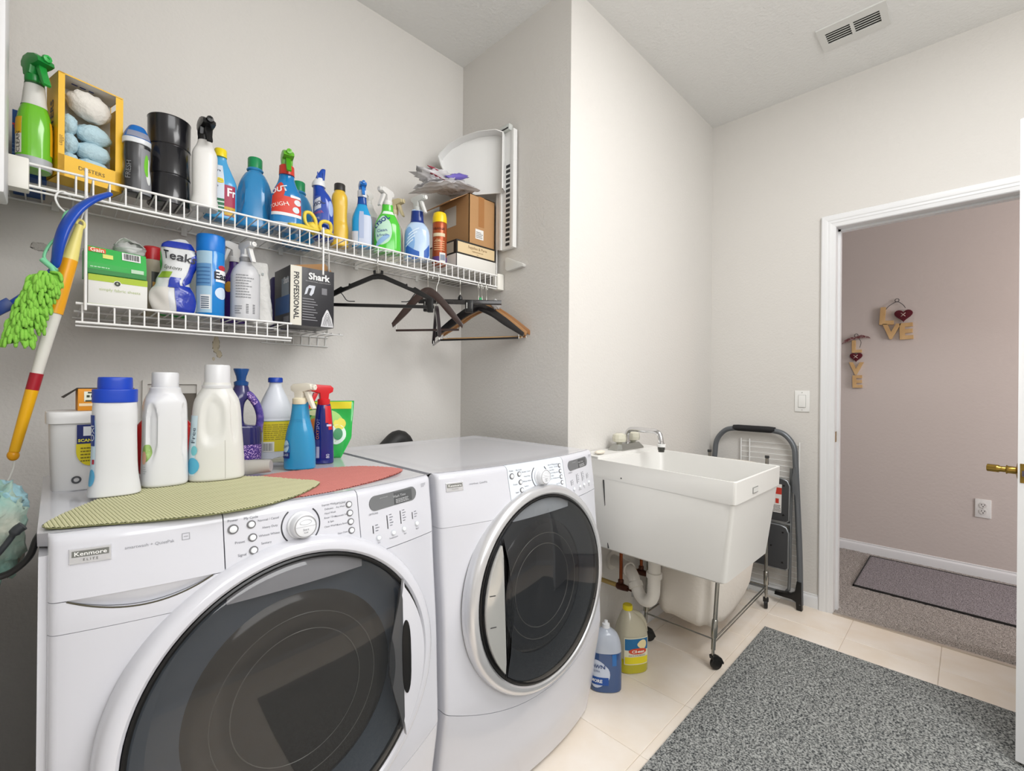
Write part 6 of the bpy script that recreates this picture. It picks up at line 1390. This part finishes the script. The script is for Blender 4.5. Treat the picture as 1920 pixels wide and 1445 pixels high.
tube('foam_grip', [(SX(.947), -.112+.224*i/8, .9465) for i in range(9)], [.016]+[.0185]*7+[.016], mat('foam_black', '#1e1e20', .7, bump=(150, .001, .6)), st, 16)
tube('rear_frame', smooth_path([(SX(.74, .028), -.190, .74), (SX(.4, .024), -.192, .40), (SX(.12, .020), -.194, .12), (SX(.075, .02), -.185, .078), (SX(.058, .02), -.155, .062), (SX(.055, .02), 0, .060), (SX(.058, .02), .155, .062), (SX(.075, .02), .185, .078), (SX(.12, .02), .194, .12), (SX(.4, .024), .192, .40), (SX(.74, .028), .190, .74)], 4), .0085, mat('stool_silver', '#8d9194', .3, metal=.8), st, 10)
for s in (-1, 1):
    prism('foot_bracket', [(s*.262, .0), (s*.236, .0), (s*.233, .040), (s*.215, .048), (s*.130, .050), (s*.132, .068), (s*.205, .076), (s*.228, .092), (s*.236, .150), (s*.258, .150)], .030, BLACK, st, axis='x', bev=.003).location = (SX(.05), 0, .001)
def step(nm, z0, z1, hw, label=False):
    e = bpy.data.objects.new(nm, None); C.objects.link(e); e.parent = st; e.location = (SX((z0+z1)/2, -.018), 0, (z0+z1)/2); e.rotation_euler = (0, .052, 0)
    h = (z1-z0)/2; P = [(p.x, p.y) for p in [Vector(a) for a in ((-hw, -h+.01), (-hw+.01, -h), (hw-.01, -h), (hw, -h+.01), (hw, h-.035), (hw-.012, h-.010), (hw-.04, h), (-hw+.04, h), (-hw+.012, h-.010), (-hw, h-.035))]]
    prism('tread', P, .022, mat('stool_tread', '#37383a', .5), e, axis='x', bev=.003)
    rs = tube('tread_rim', [(-.004, y, z) for y, z in P], .0065, mat('stool_silver', '#8d9194', .3, metal=.8), e, 8, closed=True)
    for i in range(7):
        for j in range(3):
            if (i+j) % 2 == 0: lathe('hole_plug', [(0, 0), (.0055, 0), (.005, .0015), (0, .002)], BLACK, e, 12, rot=(0, -PI/2, 0), loc=(-.0112, -hw+.025+i*(2*hw-.05)/6, -h+.035+j*(2*h-.07)/2))
    if label:
        boxes('warning_label', [(-.0118, -.0112, -hw+.035, -hw+.075, -.07, .085)], pl('#dfdcd8', .5), e)
        boxes('warning_band', [(-.0124, -.0118, -hw+.035, -hw+.075, .030, .066)], ink('#c0392b'), e); boxes('warning_symbol', [(-.0124, -.0118, -hw+.048, -hw+.064, -.02, .006)], ink('#c0392b'), e)
        lines_of_print(lambda u, v: (-.0125, -u, v), hw-.073, hw-.037, -.064, -.026, 5, ink('#55514e'), e, 2)
    return e
step('upper_step', .455, .685, .194, True); step('lower_step', .200, .432, .194)
tube('hinge_bar', [(SX(.445, -.020), -.20, .445), (SX(.445, -.020), .20, .445)], .007, mat('stool_silver', '#8d9194', .3, metal=.8), st, 10)
for s in (-1, 1):
    prism('side_bracket', [(s*.222, .60), (s*.206, .62), (s*.203, .70), (s*.212, .745), (s*.218, .76), (s*.228, .70), (s*.236, .62), (s*.240, .56)], .020, SG, st, axis='x', bev=.002).location = (SX(.66, -.008), 0, 0)

# ------------------------------------------------------------------ bottles on the floor
t = B('detergent_bottle', 'blue dish liquid bottle with clear top and white cap on the floor beside the dryer', 1.545, 1.010, .001, ex=.15); t.scale = (1.08, 1, 1)
b = Body([(0, .052, .036, 0, 0, 2.6), (.006, .057, .040, 0, 0, 2.6), (.09, .057, .040, 0, 0, 2.5), (.150, .056, .039, 0, 0, 2.4)], 5); b.build('liquid_body', mat('blue_dish_liquid', '#33507f', .12, coat=.5), t)
b2 = Body([(.150, .056, .039, 0, 0, 2.4), (.185, .052, .038, 0, 0, 2.3), (.215, .040, .032, 0, 0, 2.2), (.232, .020, .020, 0, 0, 2), (.236, .012, .012, 0, 0, 2)], 5); b2.build('clear_top', mat('clear_bottle', '#c3cbd8', .1, coat=.5, alpha=.85), t)
lathe('cap', [(.013, .232), (.0145, .234), (.0135, .250), (.008, .253), (.006, .262), (0, .263)], pl('#e4e6e8', .3), t, 20)
b.label('label', -1.45, .12, .018, .125, ink('#c9d2e2'), t, ell=True); b.label('label_ring', -1.4, .05, .030, .060, ink('#1f4f9c'), t, off=.0013); b.text('DAWN', -.62, .100, .020, ink('#3a4f80'), t, off=.0022, bold=.02); b.text('ULTRA', -.62, .082, .010, ink('#3a4f80'), t, off=.0022); b.text('MORE', -.60, .045, .017, ink('#e6ebf2'), t, off=.0024, bold=.03)
b.label('grip', .25, .55, .105, .148, mat('grip_blue', '#2f6cae', .2), t)
t = B('cleaner_jug', 'large clear jug half full of yellow cleaner with yellow cap, behind the blue bottle', 1.735, 1.010, .001, cat='jug', ex=.45)
b = Body([(0, .060, .050, 0, 0, 2.8), (.006, .066, .055, 0, 0, 2.8), (.060, .066, .055, 0, 0, 2.8)], 4); b.build('yellow_liquid', mat('yellow_liquid', '#b8b01a', .1, coat=.5), t)
b2 = Body([(.060, .066, .055, 0, 0, 2.8), (.12, .067, .056, 0, 0, 2.8), (.165, .062, .053, 0, 0, 2.6), (.205, .048, .042, -.004, 0, 2.3), (.235, .026, .026, -.014, 0, 2), (.245, .019, .019, -.016, 0, 2)], 5); b2.build('clear_body', mat('clear_jug', '#c9c3ac', .15, coat=.4, alpha=.88), t)
lathe('cap', [(.020, .243), (.021, .246), (.0205, .260), (.018, .263), (0, .263)], pl('#e8d61c', .35), t, 24).location = (-.016, 0, 0)
tube('handle', smooth_path([(.0, -.006, .235), (.030, -.012, .222), (.052, -.012, .190), (.060, -.008, .150)], 5), .011, mat('clear_jug', '#c9c3ac', .15), t, 12)
bl = Body([(0, .066, .055, 0, 0, 2.8), (.2, .066, .055, 0, 0, 2.8)], 2)
bl.label('label', -.75, .75, .040, .150, pl('#e6e2c8', .35), t, off=.0022); bl.label('label_blue', -.68, .68, .100, .146, ink('#1c6a9e'), t, off=.0032); bl.label('label_yellow', -.68, .68, .044, .072, ink('#e2d423'), t, off=.0032)
bl.label('figure_patch', .0, .5, .104, .142, ink('#e8d9a8'), t, off=.004, ell=True); bl.label('logo_patch', -.4, .5, .084, .108, ink('#cf4b2c'), t, off=.0046, ell=True); bl.text('Clean', .05, .095, .015, ink('#f4f0e4'), t, off=.0056, bold=.03); bl.text('MULTI SURFACE', .0, .078, .0075, ink('#3c4a78'), t, off=.004)

# ------------------------------------------------------------------ keep every tree at three levels: thing > part > sub-part
def flatten():
    todo = []
    for o in bpy.data.objects:
        d = 1; p = o.parent
        while p: d += 1; p = p.parent
        if d > 3: todo.append((d, o))
    for d, o in sorted(todo, key=lambda q: q[0]):
        p = o.parent
        m = p.matrix_parent_inverse @ p.matrix_basis @ o.matrix_parent_inverse @ o.matrix_basis
        o.parent = p.parent; o.matrix_parent_inverse = Matrix.Identity(4); o.matrix_basis = m
flatten()
